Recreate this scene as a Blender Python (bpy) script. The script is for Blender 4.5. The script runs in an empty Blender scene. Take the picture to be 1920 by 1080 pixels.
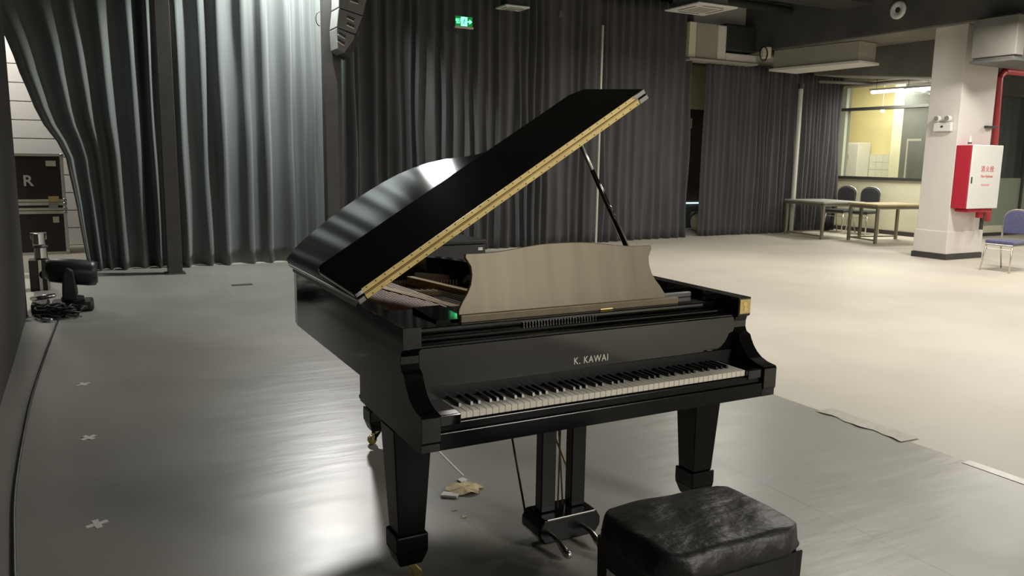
import bpy, bmesh, math, random
from mathutils import Vector, Matrix
random.seed(7)
S = bpy.context.scene
COL = S.collection

# ------------------------------------------------------------------ camera
CAM_POS = Vector((-0.88128, -2.22702, 1.53177))
R_ = Vector((0.88240091, -0.47024878, 0.01532053))
U_ = Vector((0.06223403, 0.14893179, 0.98688715))
F_ = Vector((0.46636419, 0.86987666, -0.16068302))
cd = bpy.data.cameras.new('camera')
cam = bpy.data.objects.new('camera', cd)
COL.objects.link(cam)
cam.matrix_world = Matrix(((R_.x, U_.x, -F_.x, CAM_POS.x), (R_.y, U_.y, -F_.y, CAM_POS.y),
                           (R_.z, U_.z, -F_.z, CAM_POS.z), (0, 0, 0, 1)))
cd.sensor_fit = 'HORIZONTAL'
cd.sensor_width = 36.0
cd.lens = 36.0 * 1503.5 / 1920.0
cd.clip_start = 0.05
cd.clip_end = 100
S.camera = cam

# ------------------------------------------------------------------ world, exposure
w = bpy.data.worlds.new('world')
S.world = w
w.use_nodes = True
w.node_tree.nodes['Background'].inputs[0].default_value = (0.75, 0.8, 0.78, 1)
w.node_tree.nodes['Background'].inputs[1].default_value = 0.03
S.view_settings.view_transform = 'Standard'
S.view_settings.look = 'None'
S.view_settings.gamma = 1
S.view_settings.use_curve_mapping = False
S.view_settings.exposure = 0.07


def area(name, loc, size, energy, color, aim=None, sy=None):
    d = bpy.data.lights.new(name, 'AREA')
    d.energy = energy
    d.color = color
    d.shape = 'RECTANGLE' if sy else 'DISK'
    d.size = size
    if sy:
        d.size_y = sy
    o = bpy.data.objects.new(name, d)
    COL.objects.link(o)
    o.location = loc
    if aim:
        o.rotation_euler = (Vector(aim) - Vector(loc)).to_track_quat('-Z', 'Y').to_euler()
    return o


def point(name, loc, r, energy, color):
    d = bpy.data.lights.new(name, 'POINT')
    d.energy = energy
    d.color = color
    d.shadow_soft_size = r
    o = bpy.data.objects.new(name, d)
    COL.objects.link(o)
    o.location = loc
    return o


WARM = (1.0, 0.95, 0.87)
COOL = (0.95, 1.0, 0.96)
# one unseen lamp above the stage back, split into curtain and down-stage spots
def spot(name, loc, aim, r, energy, color, angle, blend=0.3):
    d = bpy.data.lights.new(name, 'SPOT')
    d.energy = energy
    d.color = color
    d.shadow_soft_size = r
    d.spot_size = math.radians(angle)
    d.spot_blend = blend
    o = bpy.data.objects.new(name, d)
    COL.objects.link(o)
    o.location = loc
    o.rotation_euler = (Vector(aim) - Vector(loc)).to_track_quat('-Z', 'Y').to_euler()
    return o


spot('curtain_wash_glow', (1.80, 8.35, 4.50), (1.55, 9.4, 1.0), 0.08, 640, COOL, 125, 0.5)
spot('stage_lamp_glow', (1.90, 7.95, 3.78), (1.5, 1.0, 0.3), 0.18, 520, (1.0, 0.98, 0.94), 84, 0.8)
# lamps of the hall
area('hall_lamp_glow', (10.3, 3.9, 3.55), 0.45, 130, WARM, (10.3, 3.9, 0), 1.3)
area('hall_lamp_glow', (5.6, 2.4, 3.5), 0.5, 105, WARM, (5.6, 2.4, 0), 1.3)
area('hall_lamp_glow', (9.2, -1.0, 3.5), 0.5, 150, WARM, (9.2, -1.0, 0), 1.3)
area('hall_lamp_glow', (14.6, 4.6, 3.4), 0.5, 110, WARM, (14.6, 4.6, 0), 1.3)
area('hall_lamp_glow', (7.6, 6.8, 3.5), 0.4, 90, WARM, (7.6, 6.8, 0), 1.2)
area('hall_lamp_glow', (3.6, -5.6, 3.3), 1.6, 235, WARM, (3.2, -4.2, 0), 1.4)
area('hall_lamp_glow', (14.0, -4.0, 3.5), 0.5, 150, WARM, (14.0, -4.0, 0), 1.3)
area('tube_lamp_glow', (13.9, 8.9, 2.92), 0.12, 95, (1.0, 0.98, 0.86), (14.5, 9.2, 0.4), 1.5)
area('kitchen_lamp_glow', (16.0, 11.0, 3.7), 0.6, 150, (1.0, 0.97, 0.74), (16.0, 11.0, 0), 1.6)
area('store_lamp_glow', (-2.2, 11.4, 4.2), 0.4, 80, (1, 0.96, 0.9), (-2.2, 11.9, 0), 1.0)


# ------------------------------------------------------------------ materials
def mat(name, color, rough=0.6, metal=0.0, spec=0.5, noise=None, bump=None, coat=0.0, sheen=0.0, emit=None,
        estr=0.0, coat_rough=0.03, rough_var=0.0):
    """noise=(scale, amount, stretch) colour variation; bump=(scale, strength, stretch)"""
    m = bpy.data.materials.new(name)
    m.use_nodes = True
    nt = m.node_tree
    b = nt.nodes['Principled BSDF']
    b.inputs['Base Color'].default_value = (*color, 1)
    b.inputs['Roughness'].default_value = rough
    b.inputs['Metallic'].default_value = metal
    b.inputs['Specular IOR Level'].default_value = spec
    b.inputs['Coat Weight'].default_value = coat
    b.inputs['Coat Roughness'].default_value = coat_rough
    b.inputs['Sheen Weight'].default_value = sheen
    if emit:
        b.inputs['Emission Color'].default_value = (*emit, 1)
        b.inputs['Emission Strength'].default_value = estr
    if noise or bump or rough_var:
        tc = nt.nodes.new('ShaderNodeTexCoord')

        def ntex(scale, stretch, detail=5):
            mp = nt.nodes.new('ShaderNodeMapping')
            mp.inputs['Scale'].default_value = stretch
            nt.links.new(tc.outputs['Object'], mp.inputs['Vector'])
            n = nt.nodes.new('ShaderNodeTexNoise')
            n.inputs['Scale'].default_value = scale
            n.inputs['Detail'].default_value = detail
            nt.links.new(mp.outputs[0], n.inputs['Vector'])
            return n
    if noise:
        sc, am, st = noise
        n = ntex(sc, st)
        r = nt.nodes.new('ShaderNodeValToRGB')
        r.color_ramp.elements[0].position = 0.3
        r.color_ramp.elements[1].position = 0.7
        r.color_ramp.elements[0].color = (*[c * (1 - am) for c in color], 1)
        r.color_ramp.elements[1].color = (*[min(1, c * (1 + am)) for c in color], 1)
        nt.links.new(n.outputs['Fac'], r.inputs['Fac'])
        nt.links.new(r.outputs['Color'], b.inputs['Base Color'])
    if rough_var:
        n = ntex(1.3, (1, 1, 1))
        mr = nt.nodes.new('ShaderNodeMapRange')
        mr.inputs['To Min'].default_value = max(0, rough - rough_var)
        mr.inputs['To Max'].default_value = rough + rough_var
        nt.links.new(n.outputs['Fac'], mr.inputs['Value'])
        nt.links.new(mr.outputs[0], b.inputs['Roughness'])
    if bump:
        sc, st_, stv = bump[:3]
        n = ntex(sc, stv)
        bp = nt.nodes.new('ShaderNodeBump')
        bp.inputs['Strength'].default_value = st_
        bp.inputs['Distance'].default_value = bump[3] if len(bump) > 3 else 0.01
        nt.links.new(n.outputs['Fac'], bp.inputs['Height'])
        nt.links.new(bp.outputs[0], b.inputs['Normal'])
    return m


A1 = (1, 1, 1)
M = dict(
    lacquer=mat('piano_lacquer', (0.004, 0.004, 0.004), 0.07, spec=0.85),
    satin=mat('worn_lacquer', (0.004, 0.004, 0.004), 0.22, spec=0.3, bump=(60, 0.03, A1)),
    desk=mat('desk_beige_reflection', (0.25, 0.215, 0.145), 0.42, spec=0.25, metal=0.2, noise=(2.5, 0.12, (6, 1, 0.4)), rough_var=0.08),  # black gloss desk and rail: beige room reflection put into the base colour
    brass=mat('brass', (0.85, 0.66, 0.30), 0.32, metal=0.7, noise=(8, 0.1, A1)),
    rod=mat('dark_bronze', (0.22, 0.16, 0.09), 0.35, metal=0.8),
    hinge=mat('hinge_brass', (0.98, 0.72, 0.27), 0.42, metal=0.1, noise=(14, 0.12, A1)),
    screw=mat('screw_dark', (0.12, 0.08, 0.03), 0.4, metal=0.8),
    steel=mat('steel', (0.55, 0.54, 0.52), 0.3, metal=1.0),
    capsteel=mat('cap_steel', (0.28, 0.27, 0.26), 0.4, metal=0.6),
    plate=mat('bronze_plate', (0.13, 0.075, 0.026), 0.7, spec=0.15, metal=0.0, noise=(6, 0.2, A1)),
    bar=mat('gilded_bar', (0.42, 0.28, 0.09), 0.6, spec=0.2, metal=0.1),
    copper=mat('copper_winding', (0.30, 0.17, 0.08), 0.55, spec=0.2, metal=0.2),
    string=mat('string_wire', (0.26, 0.21, 0.14), 0.6, spec=0.2, metal=0.2),
    felt=mat('red_felt', (0.18, 0.03, 0.02), 0.95),
    ivory=mat('key_ivory', (0.93, 0.88, 0.75), 0.3, noise=(30, 0.04, A1)),
    ebony=mat('key_ebony', (0.008, 0.008, 0.009), 0.28),
    letter=mat('letter_silver', (0.80, 0.77, 0.66), 0.5, metal=0.1),
    leather=mat('black_leather', (0.016, 0.015, 0.015), 0.44, spec=0.42, bump=(6, 1.0, (1, 1.6, 1), 0.016), noise=(5, 0.3, A1)),
    benchwood=mat('bench_lacquer', (0.010, 0.009, 0.009), 0.25, bump=(40, 0.03, A1)),
    vinyl=mat('stage_vinyl', (0.31, 0.30, 0.265), 0.35, spec=0.6, noise=(1.1, 0.10, (1, 0.6, 1)), rough_var=0.09,
              bump=(3.2, 0.35, (0.5, 2.2, 1))),
    concrete=mat('hall_floor', (0.56, 0.525, 0.44), 0.5, noise=(0.9, 0.07, A1), rough_var=0.1),
    crosstape=mat('white_tape', (0.85, 0.85, 0.80), 0.5),
    tape=mat('tape', (0.52, 0.51, 0.45), 0.3, noise=(20, 0.1, A1)),
    seam=mat('seam_dark', (0.05, 0.05, 0.045), 0.6),
    flat=mat('black_flat', (0.045, 0.040, 0.040), 0.9, noise=(40, 0.25, A1)),
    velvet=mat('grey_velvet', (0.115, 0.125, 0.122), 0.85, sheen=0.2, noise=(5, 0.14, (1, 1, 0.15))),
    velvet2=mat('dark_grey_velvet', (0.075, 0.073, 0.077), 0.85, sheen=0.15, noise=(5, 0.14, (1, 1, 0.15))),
    pole=mat('dark_steel_post', (0.055, 0.05, 0.047), 0.5, metal=0.2, noise=(6, 0.15, A1)),
    palepole=mat('pale_pole', (0.52, 0.50, 0.44), 0.4),
    ceil=mat('black_ceiling', (0.028, 0.028, 0.026), 0.9, noise=(2, 0.25, A1)),
    beam=mat('grey_beam', (0.10, 0.098, 0.09), 0.8, noise=(1.2, 0.25, A1)),
    soffit=mat('grey_soffit', (0.20, 0.19, 0.17), 0.8, noise=(2, 0.15, A1)),
    duct=mat('galvanised_duct', (0.13, 0.13, 0.12), 0.55, metal=0.3, noise=(3, 0.2, A1)),
    paleduct=mat('beige_duct', (0.40, 0.385, 0.33), 0.6, noise=(2, 0.08, A1)),
    white=mat('white_paint', (0.75, 0.73, 0.68), 0.6, noise=(2, 0.03, A1)),
    offwhite=mat('column_paint', (0.70, 0.665, 0.62), 0.65, noise=(3, 0.025, (1, 1, 0.4))),
    skirting=mat('dark_skirting', (0.05, 0.045, 0.045), 0.5),
    cream=mat('cream_paint', (0.74, 0.71, 0.53), 0.6, noise=(2, 0.04, A1)),
    yellow=mat('yellow_paint', (0.72, 0.63, 0.32), 0.6, noise=(2, 0.04, A1)),
    tile=mat('white_tile', (0.66, 0.66, 0.56), 0.3),
    frame=mat('dark_frame', (0.045, 0.045, 0.04), 0.45),
    palewall=mat('pale_frame', (0.50, 0.51, 0.40), 0.5),
    red=mat('fire_red', (0.45, 0.02, 0.04), 0.4),
    pipered=mat('pipe_red', (0.40, 0.045, 0.05), 0.4),
    darkred=mat('fire_text_red', (0.60, 0.06, 0.08), 0.5),
    pink=mat('faded_red', (0.72, 0.40, 0.38), 0.5),
    plastic=mat('white_plastic', (0.74, 0.74, 0.70), 0.35),
    greyplastic=mat('grey_plastic', (0.42, 0.42, 0.40), 0.4),
    blueseat=mat('blue_fabric', (0.085, 0.088, 0.19), 0.85, sheen=0.3, noise=(30, 0.15, A1)),
    darkseat=mat('dark_fabric', (0.045, 0.045, 0.05), 0.85, noise=(30, 0.2, A1)),
    chrome=mat('champagne_tube', (0.62, 0.58, 0.50), 0.28, metal=0.85),
    tabletop=mat('grey_tabletop', (0.34, 0.34, 0.31), 0.4, noise=(4, 0.08, A1)),
    woodtop=mat('wood_tabletop', (0.46, 0.36, 0.20), 0.4, noise=(4, 0.15, (1, 6, 1))),
    tableleg=mat('table_leg', (0.24, 0.225, 0.165), 0.45, metal=0.4),
    case=mat('flight_case', (0.035, 0.022, 0.020), 0.5, noise=(10, 0.15, A1)),
    alu=mat('aluminium', (0.72, 0.70, 0.62), 0.4, metal=0.3),
    label=mat('paper_label', (0.70, 0.66, 0.50), 0.7),
    black=mat('black_plastic', (0.012, 0.012, 0.013), 0.4, noise=(12, 0.3, A1)),
    cable=mat('black_rubber', (0.010, 0.010, 0.010), 0.45),
    speaker=mat('speaker_grey', (0.19, 0.185, 0.18), 0.55, noise=(8, 0.1, A1)),
    speakerdark=mat('speaker_dark', (0.035, 0.034, 0.033), 0.6),
    doorwood=mat('dark_door', (0.045, 0.026, 0.018), 0.45, noise=(3, 0.25, (6, 6, 0.4))),
    trash=mat('torn_paper', (0.60, 0.48, 0.26), 0.7, noise=(25, 0.35, A1)),
    trash2=mat('foil_white', (0.75, 0.74, 0.70), 0.4, noise=(25, 0.1, A1)),
    green=mat('exit_green', (0.01, 0.10, 0.03), 0.4, emit=(0.01, 0.35, 0.06), estr=0.5),
    greenlit=mat('exit_green_lit', (0.1, 0.8, 0.3), 0.4, emit=(0.10, 1.0, 0.32), estr=5.0),
    tube=mat('lit_tube', (1, 1, 1), 0.4, emit=(1.0, 0.98, 0.95), estr=9.0),
    cyan=mat('lit_strip', (0.6, 0.9, 1), 0.4, emit=(0.55, 0.9, 1.0), estr=1.6),
    lens=mat('lamp_lens', (0.5, 0.5, 0.48), 0.15, metal=0.5),
)
# clear and frosted glass
def glass(name, color, rough, alpha):
    m = bpy.data.materials.new(name)
    m.use_nodes = True
    nt = m.node_tree
    out = nt.nodes['Material Output']
    b = nt.nodes['Principled BSDF']
    b.inputs['Base Color'].default_value = (*color, 1)
    b.inputs['Roughness'].default_value = rough
    tr = nt.nodes.new('ShaderNodeBsdfTransparent')
    mx = nt.nodes.new('ShaderNodeMixShader')
    mx.inputs[0].default_value = alpha
    nt.links.new(tr.outputs[0], mx.inputs[1])
    nt.links.new(b.outputs[0], mx.inputs[2])
    nt.links.new(mx.outputs[0], out.inputs[0])
    return m


M['glass'] = glass('window_glass', (0.10, 0.11, 0.10), 0.04, 0.22)
M['frost'] = glass('frosted_glass', (0.34, 0.38, 0.30), 0.45, 0.85)


# ------------------------------------------------------------------ helpers
def obj(name, bm, m, parent=None, bevel=0.0, smooth=False, seg=2, loc=None):
    me = bpy.data.meshes.new(name)
    bmesh.ops.recalc_face_normals(bm, faces=bm.faces)
    bm.to_mesh(me)
    bm.free()
    if isinstance(m, str):
        m = M[m]
    me.materials.append(m)
    if smooth:
        for p in me.polygons:
            p.use_smooth = True
    o = bpy.data.objects.new(name, me)
    COL.objects.link(o)
    if parent:
        o.parent = parent
    if loc:
        o.location = loc
    if bevel:
        bv = o.modifiers.new('bevel', 'BEVEL')
        bv.width = bevel
        bv.segments = seg
        bv.limit_method = 'ANGLE'
        bv.harden_normals = False
    return o


def box(x0, x1, y0, y1, z0, z1, bm=None):
    bm = bm or bmesh.new()
    v = [bm.verts.new(p) for p in ((x0, y0, z0), (x1, y0, z0), (x1, y1, z0), (x0, y1, z0),
                                   (x0, y0, z1), (x1, y0, z1), (x1, y1, z1), (x0, y1, z1))]
    for f in ((0, 3, 2, 1), (4, 5, 6, 7), (0, 1, 5, 4), (1, 2, 6, 5), (2, 3, 7, 6), (3, 0, 4, 7)):
        bm.faces.new([v[i] for i in f])
    return bm


def frustum(c0, a0, b0, c1, a1, b1, bm=None):
    """box between two rectangles: centre, half x, half y"""
    bm = bm or bmesh.new()
    v = []
    for c, a, b in ((c0, a0, b0), (c1, a1, b1)):
        for sx, sy in ((-1, -1), (1, -1), (1, 1), (-1, 1)):
            v.append(bm.verts.new((c[0] + sx * a, c[1] + sy * b, c[2])))
    for f in ((0, 3, 2, 1), (4, 5, 6, 7), (0, 1, 5, 4), (1, 2, 6, 5), (2, 3, 7, 6), (3, 0, 4, 7)):
        bm.faces.new([v[i] for i in f])
    return bm


def prism(pts, axis, a, b, bm=None):
    """polygon pts (2D) extruded from a to b along axis 0/1/2"""
    bm = bm or bmesh.new()

    def P(p, h):
        if axis == 0:
            return (h, p[0], p[1])
        if axis == 1:
            return (p[0], h, p[1])
        return (p[0], p[1], h)
    v0 = [bm.verts.new(P(p, a)) for p in pts]
    v1 = [bm.verts.new(P(p, b)) for p in pts]
    n = len(pts)
    bm.faces.new(v0)
    bm.faces.new(v1[::-1])
    for i in range(n):
        bm.faces.new((v0[i], v0[(i + 1) % n], v1[(i + 1) % n], v1[i]))
    return bm


def tube(pts, r, bm=None, n=8, cap=True):
    bm = bm or bmesh.new()
    pts = [Vector(p) for p in pts]
    rs = r if isinstance(r, (list, tuple)) else [r] * len(pts)
    rings = []
    up = None
    for i, p in enumerate(pts):
        t = (pts[min(i + 1, len(pts) - 1)] - pts[max(i - 1, 0)]).normalized()
        if up is None:
            up = Vector((0, 0, 1)) if abs(t.z) < 0.9 else Vector((1, 0, 0))
        a = t.cross(up).normalized()
        b = a.cross(t).normalized()
        up = b
        rings.append([bm.verts.new(p + (a * math.cos(k * 2 * math.pi / n) + b * math.sin(k * 2 * math.pi / n)) * rs[i])
                      for k in range(n)])
    for i in range(len(rings) - 1):
        for k in range(n):
            bm.faces.new((rings[i][k], rings[i][(k + 1) % n], rings[i + 1][(k + 1) % n], rings[i + 1][k]))
    if cap:
        bm.faces.new(rings[0][::-1])
        bm.faces.new(rings[-1])
    return bm


def smooth_path(pts, n=6):
    P = [Vector(p) for p in pts]
    out = []
    for i in range(len(P) - 1):
        p0, p1, p2, p3 = P[max(i - 1, 0)], P[i], P[i + 1], P[min(i + 2, len(P) - 1)]
        for k in range(n):
            t = k / n
            out.append(0.5 * ((2 * p1) + (p2 - p0) * t + (2 * p0 - 5 * p1 + 4 * p2 - p3) * t * t
                              + (3 * p1 - p0 - 3 * p2 + p3) * t ** 3))
    out.append(P[-1])
    return out


def cyl(c, r, h, axis=2, n=24, bm=None, r2=None):
    c = Vector(c)
    d = [Vector((1, 0, 0)), Vector((0, 1, 0)), Vector((0, 0, 1))][axis]
    return tube([c, c + d * h], [r, r if r2 is None else r2], bm, n)


def empty(name, label, cat, loc=(0, 0, 0), rz=0.0, group=None):
    o = bpy.data.objects.new(name, None)
    COL.objects.link(o)
    o.location = loc
    o.rotation_euler = (0, 0, rz)
    o.empty_display_size = 0.1
    return tag(o, label, cat, group)


def tag(o, label, cat, group=None, kind=None):
    o['label'] = label
    o['category'] = cat
    if group:
        o['group'] = group
    if kind:
        o['kind'] = kind
    return o


def struct(name, bm, m, label=None, bevel=0.0, cat=None, **k):
    o = obj(name, bm, m, bevel=bevel, **k)
    o['kind'] = 'structure'
    if label:
        o['label'] = label
    if cat:
        o['category'] = cat
    return o


def text_mesh(name, body, size, m, parent=None, extrude=0.0006, mat4=None, width=None, spacing=1.0, bold=0.0):
    c = bpy.data.curves.new(name, 'FONT')
    c.body = body
    c.size = size
    c.extrude = extrude
    c.offset = bold
    c.align_x = 'CENTER'
    c.align_y = 'CENTER'
    c.space_character = spacing
    t = bpy.data.objects.new(name + '_curve', c)
    COL.objects.link(t)
    dg = bpy.context.evaluated_depsgraph_get()
    me = bpy.data.meshes.new_from_object(t.evaluated_get(dg))
    bpy.data.objects.remove(t)
    if width:
        xs = [v.co.x for v in me.vertices]
        s = width / (max(xs) - min(xs))
        for v in me.vertices:
            v.co.x *= s
    me.materials.clear()
    me.materials.append(M[m])
    o = bpy.data.objects.new(name, me)
    COL.objects.link(o)
    if parent:
        o.parent = parent
    if mat4 is not None:
        o.matrix_local = mat4
    return o


FACE_MY = Matrix.Rotation(math.pi / 2, 4, 'X')          # text lies in xz plane, reads from -y


def dup(o, parent=None):
    c = o.copy()
    COL.objects.link(c)
    c.parent = parent
    for ch in list(o.children):
        dup(ch, c)
    return c


# ================================================================== SETTING
struct('floor', box(-6, 20, -10, 15, -0.1, 0), 'concrete')
struct('ceiling', box(-6, 20, -10, 15, 4.6, 4.7), 'ceil')
struct('wall_left', box(-1.56, -1.40, -4.5, 6.45, 0, 4.6), 'flat')
struct('wall_front', box(-6, 20, -10.1, -9.9, 0, 4.6), 'white')
struct('wall_right', box(19.9, 20.1, -10, 15, 0, 4.6), 'white')
struct('wall_side', box(-6.1, -5.9, -10, 15, 0, 4.6), 'flat')

# the store room wall behind the gap of the curtain, with its panels
wb = struct('wall_back', box(-6, 9.4, 12.75, 12.95, 0, 4.6), 'white')
pm = None
for k in range(11):
    z0 = 0.0 + k * 0.285
    for x0 in (-3.4,):
        p = obj('panel', box(x0 + 0.006, x0 + 4.794, 12.72, 12.75, z0 + 0.008, z0 + 0.277), 'white', wb, bevel=0.004)
struct('wall_back_right', box(9.4, 14.6, 12.2, 12.4, 0, 4.6), 'cream')

# stage vinyl sheets: the grey dance floor
vf = empty('vinyl_dance_floor', 'grey vinyl dance floor laid in long sheets under the black piano', 'floor covering', (0, 0, 0))
xs = [-1.395, 0.48, 1.92, 3.10]
for i in range(3):
    bm = bmesh.new()
    nx, ny = 14, 60
    g = [[None] * (ny + 1) for _ in range(nx + 1)]
    for a in range(nx + 1):
        for b in range(ny + 1):
            x = xs[i] + 0.0004 + (xs[i + 1] - xs[i] - 0.0008) * a / nx
            y = -5.0 + (9.35 + 5.0) * b / ny
            e = 0.0
            if i == 2 and a == nx:
                e = 0.006 * math.sin(y * 3.1) + 0.004 * math.sin(y * 8.7)
            g[a][b] = bm.verts.new((x + e, y, 0.0045 + 0.0006 * math.sin(x * 5 + y * 2) * math.sin(y * 3.3)))
    for a in range(nx):
        for b in range(ny):
            bm.faces.new((g[a][b], g[a + 1][b], g[a + 1][b + 1], g[a][b + 1]))
    obj('vinyl_sheet', bm, 'vinyl', vf, smooth=True)
# edge tape on the right border of the vinyl
bm = bmesh.new()
N = 40
pr = None
for k in range(N + 1):
    y = 0.50 + 0.60 * k / N
    xa = 3.06 + 0.012 * math.sin(y * 21) + 0.006 * math.sin(y * 47)
    xb = 3.20 + 0.004 * math.sin(y * 13)
    z = 0.0085 + 0.0035 * max(0, math.sin(y * 26)) * 1.0
    cur = [bm.verts.new((xa, y, z)), bm.verts.new(((xa + xb) / 2, y, 0.0075)), bm.verts.new((xb, y, 0.0055))]
    if pr:
        for q in range(2):
            bm.faces.new((pr[q], pr[q + 1], cur[q + 1], cur[q]))
    pr = cur
tp = obj('edge_tape', bm, 'tape', smooth=True)
tag(tp, 'pale glossy strip of tape on the border of the grey vinyl, right of the piano', 'tape')
tp2 = obj('edge_tape', box(3.06, 3.13, -1.5, 0.16, 0.0, 0.0072), 'tape', bevel=0.002)
tag(tp2, 'thin shiny tape at the near right border of the grey vinyl', 'tape')

# pale strip and dark cable groove along the black wing
st = obj('cable', tube(smooth_path([(-1.14, 6.0, 0.009), (-1.16, 5.6, 0.008), (-1.20, 4.6, 0.008), (-1.235, 3.5, 0.008),
                                    (-1.24, 2.6, 0.008), (-1.23, 1.8, 0.008), (-1.19, 1.1, 0.008), (-1.15, 0.4, 0.008),
                                    (-1.2, -1, 0.008)], 8), 0.009, n=6), 'cable', smooth=True)
tag(st, 'thin black cable lying on the floor along the black wing wall', 'cable')

# tape crosses on the stage
for (x, y, a, lab) in ((-0.95, 3.64, 0.5, 'small white tape cross on the vinyl, farthest of the three'),
                       (-0.93, 2.49, 0.7, 'small white tape cross on the vinyl, middle one of three'),
                       (-0.91, 1.33, 0.35, 'small white tape cross on the vinyl, nearest the camera')):
    bm = bmesh.new()
    for q in (a, a + math.pi / 2 - 0.15):
        ca, sa = math.cos(q), math.sin(q)
        L, Wd = 0.043, 0.013
        pts = []
        for sx, sy in ((-1, -1), (-0.3, -1.1), (0.4, -0.9), (1, -1.1), (1, 1), (0.2, 0.9), (-0.4, 1.1), (-1, 0.8)):
            u, v = sx * L, sy * Wd
            pts.append((x + u * ca - v * sa, y + u * sa + v * ca))
        h = 0.0062 if q == a else 0.0068
        prism(pts, 2, 0.005, h, bm)
    tag(obj('tape_cross', bm, 'crosstape'), lab, 'tape mark', 'white tape crosses on the stage floor')
# floor socket lid
tag(obj('floor_socket', box(0.60, 0.83, 7.42, 7.50, 0.002, 0.012), 'seam', bevel=0.003),
    'small dark slot lid in the grey floor before the back curtain', 'floor socket')

# right wall of the hall: the kitchen front with its window
struct('wall_kitchen_lower', box(14.6, 14.72, 8.3, 11.6, 0, 1.2), 'cream')
struct('baseboard_right', box(14.57, 14.6, 8.28, 11.6, 0, 0.09), 'skirting')
struct('wall_kitchen_upper', box(14.6, 14.72, 8.3, 11.6, 3.30, 4.6), 'cream')
struct('trim_1', box(14.57, 14.74, 10.66, 10.86, 1.2, 3.3), 'palewall')
struct('trim_2', box(14.55, 14.75, 8.3, 10.86, 2.69, 2.75), 'frame')
struct('trim_3', box(14.56, 14.75, 8.3, 10.86, 1.17, 1.23), 'frame')
struct('trim_4', box(14.58, 14.74, 10.86, 11.6, 1.2, 3.3), 'cream')
wn = struct('window_1', box(14.655, 14.665, 8.34, 10.66, 1.23, 2.69), 'glass')
struct('window_2', box(14.655, 14.665, 8.34, 10.66, 2.75, 3.30), 'glass')
# kitchen inside
struct('wall_kitchen_far', box(17.4, 17.5, 9.0, 14.5, 0, 4.6), 'yellow')
struct('wall_kitchen_left', box(14.6, 17.4, 14.2, 14.3, 0, 4.6), 'yellow')
kc = empty('tall_cabinet', 'tall white two-door cabinet standing in the yellow kitchen behind the window', 'cabinet', (17.1, 12.38, 0))
obj('body', box(-0.2, 0.25, -0.27, 0.32, 0, 2.05), 'plastic', kc, bevel=0.01)
for y0, y1 in ((-0.26, 0.02), (0.03, 0.31)):
    d = obj('door', box(-0.22, -0.2, y0, y1, 0.05, 2.02), 'plastic', kc, bevel=0.005)
    obj('handle', box(-0.24, -0.22, 0.0 if y0 < 0 else 0.04, 0.015 if y0 < 0 else 0.055, 1.62, 1.76), 'greyplastic', d)
lk = empty('short_locker', 'narrow white locker left of the tall kitchen cabinet', 'locker', (17.1, 12.80, 0))
obj('body', box(-0.18, 0.25, -0.09, 0.14, 0, 1.98), 'plastic', lk, bevel=0.01)
obj('door', box(-0.195, -0.18, -0.08, 0.13, 0.04, 1.95), 'plastic', lk, bevel=0.004)
tw = struct('wall_kitchen_tiles', box(17.34, 17.4, 11.30, 12.10, 0, 1.75), 'greyplastic')
for a in range(4):
    for b in range(5):
        obj('tile', box(17.325, 17.34, 11.31 + a * 0.197, 11.50 + a * 0.197, 0.80 + b * 0.19, 0.983 + b * 0.19), 'tile', tw)
struct('column_kitchen', box(17.0, 17.39, 10.98, 11.26, 0, 4.6), 'cream')
struct('wall_kitchen_dark', box(17.0, 17.35, 9.0, 10.97, 0, 4.6), 'beam')
for y, zt, lab in ((12.5, 2.88, 'small white pendant lamp hanging left in the yellow kitchen'),
                   (11.5, 2.86, 'small white pendant lamp hanging right in the yellow kitchen')):
    pl_ = empty('pendant_lamp', lab, 'lamp', (16.9, y, 4.6), group='kitchen pendants')
    obj('cord', tube([(0, 0, 0), (0, 0, zt - 4.6)], 0.006, n=5), 'plastic', pl_)
    obj('bulb', cyl((0, 0, zt - 4.6 - 0.07), 0.045, 0.08, n=12), 'tube', pl_)
fc = empty('shelf_post', 'tall pale shelf post standing before the dark kitchen wall', 'shelf post', (16.2, 10.2, 0))
obj('post', box(-0.02, 0.02, -0.02, 0.02, 0, 2.05), 'alu', fc)
obj('arm', box(-0.02, 0.02, -0.35, 0.02, 2.05, 2.10), 'alu', fc)

# partition right of the column: cream base, frosted glass, curtain behind
struct('wall_partition_lower', box(14.72, 20, 8.3, 8.4, 0, 0.22), 'cream')
struct('baseboard_back', box(14.6, 20, 8.27, 8.3, 0, 0.07), 'skirting')
struct('window_3', box(14.72, 17.6, 8.34, 8.36, 0.22, 1.25), 'frost')
struct('window_4', box(17.66, 20, 8.34, 8.36, 0.22, 3.0), 'frost')
struct('trim_5', box(17.60, 17.66, 8.30, 8.40, 0.22, 3.0), 'frame')
struct('window_5', box(14.72, 17.6, 8.34, 8.35, 1.25, 3.0), 'glass')
struct('wall_partition_upper', box(14.72, 20, 8.3, 8.4, 3.0, 4.6), 'beam')

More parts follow.
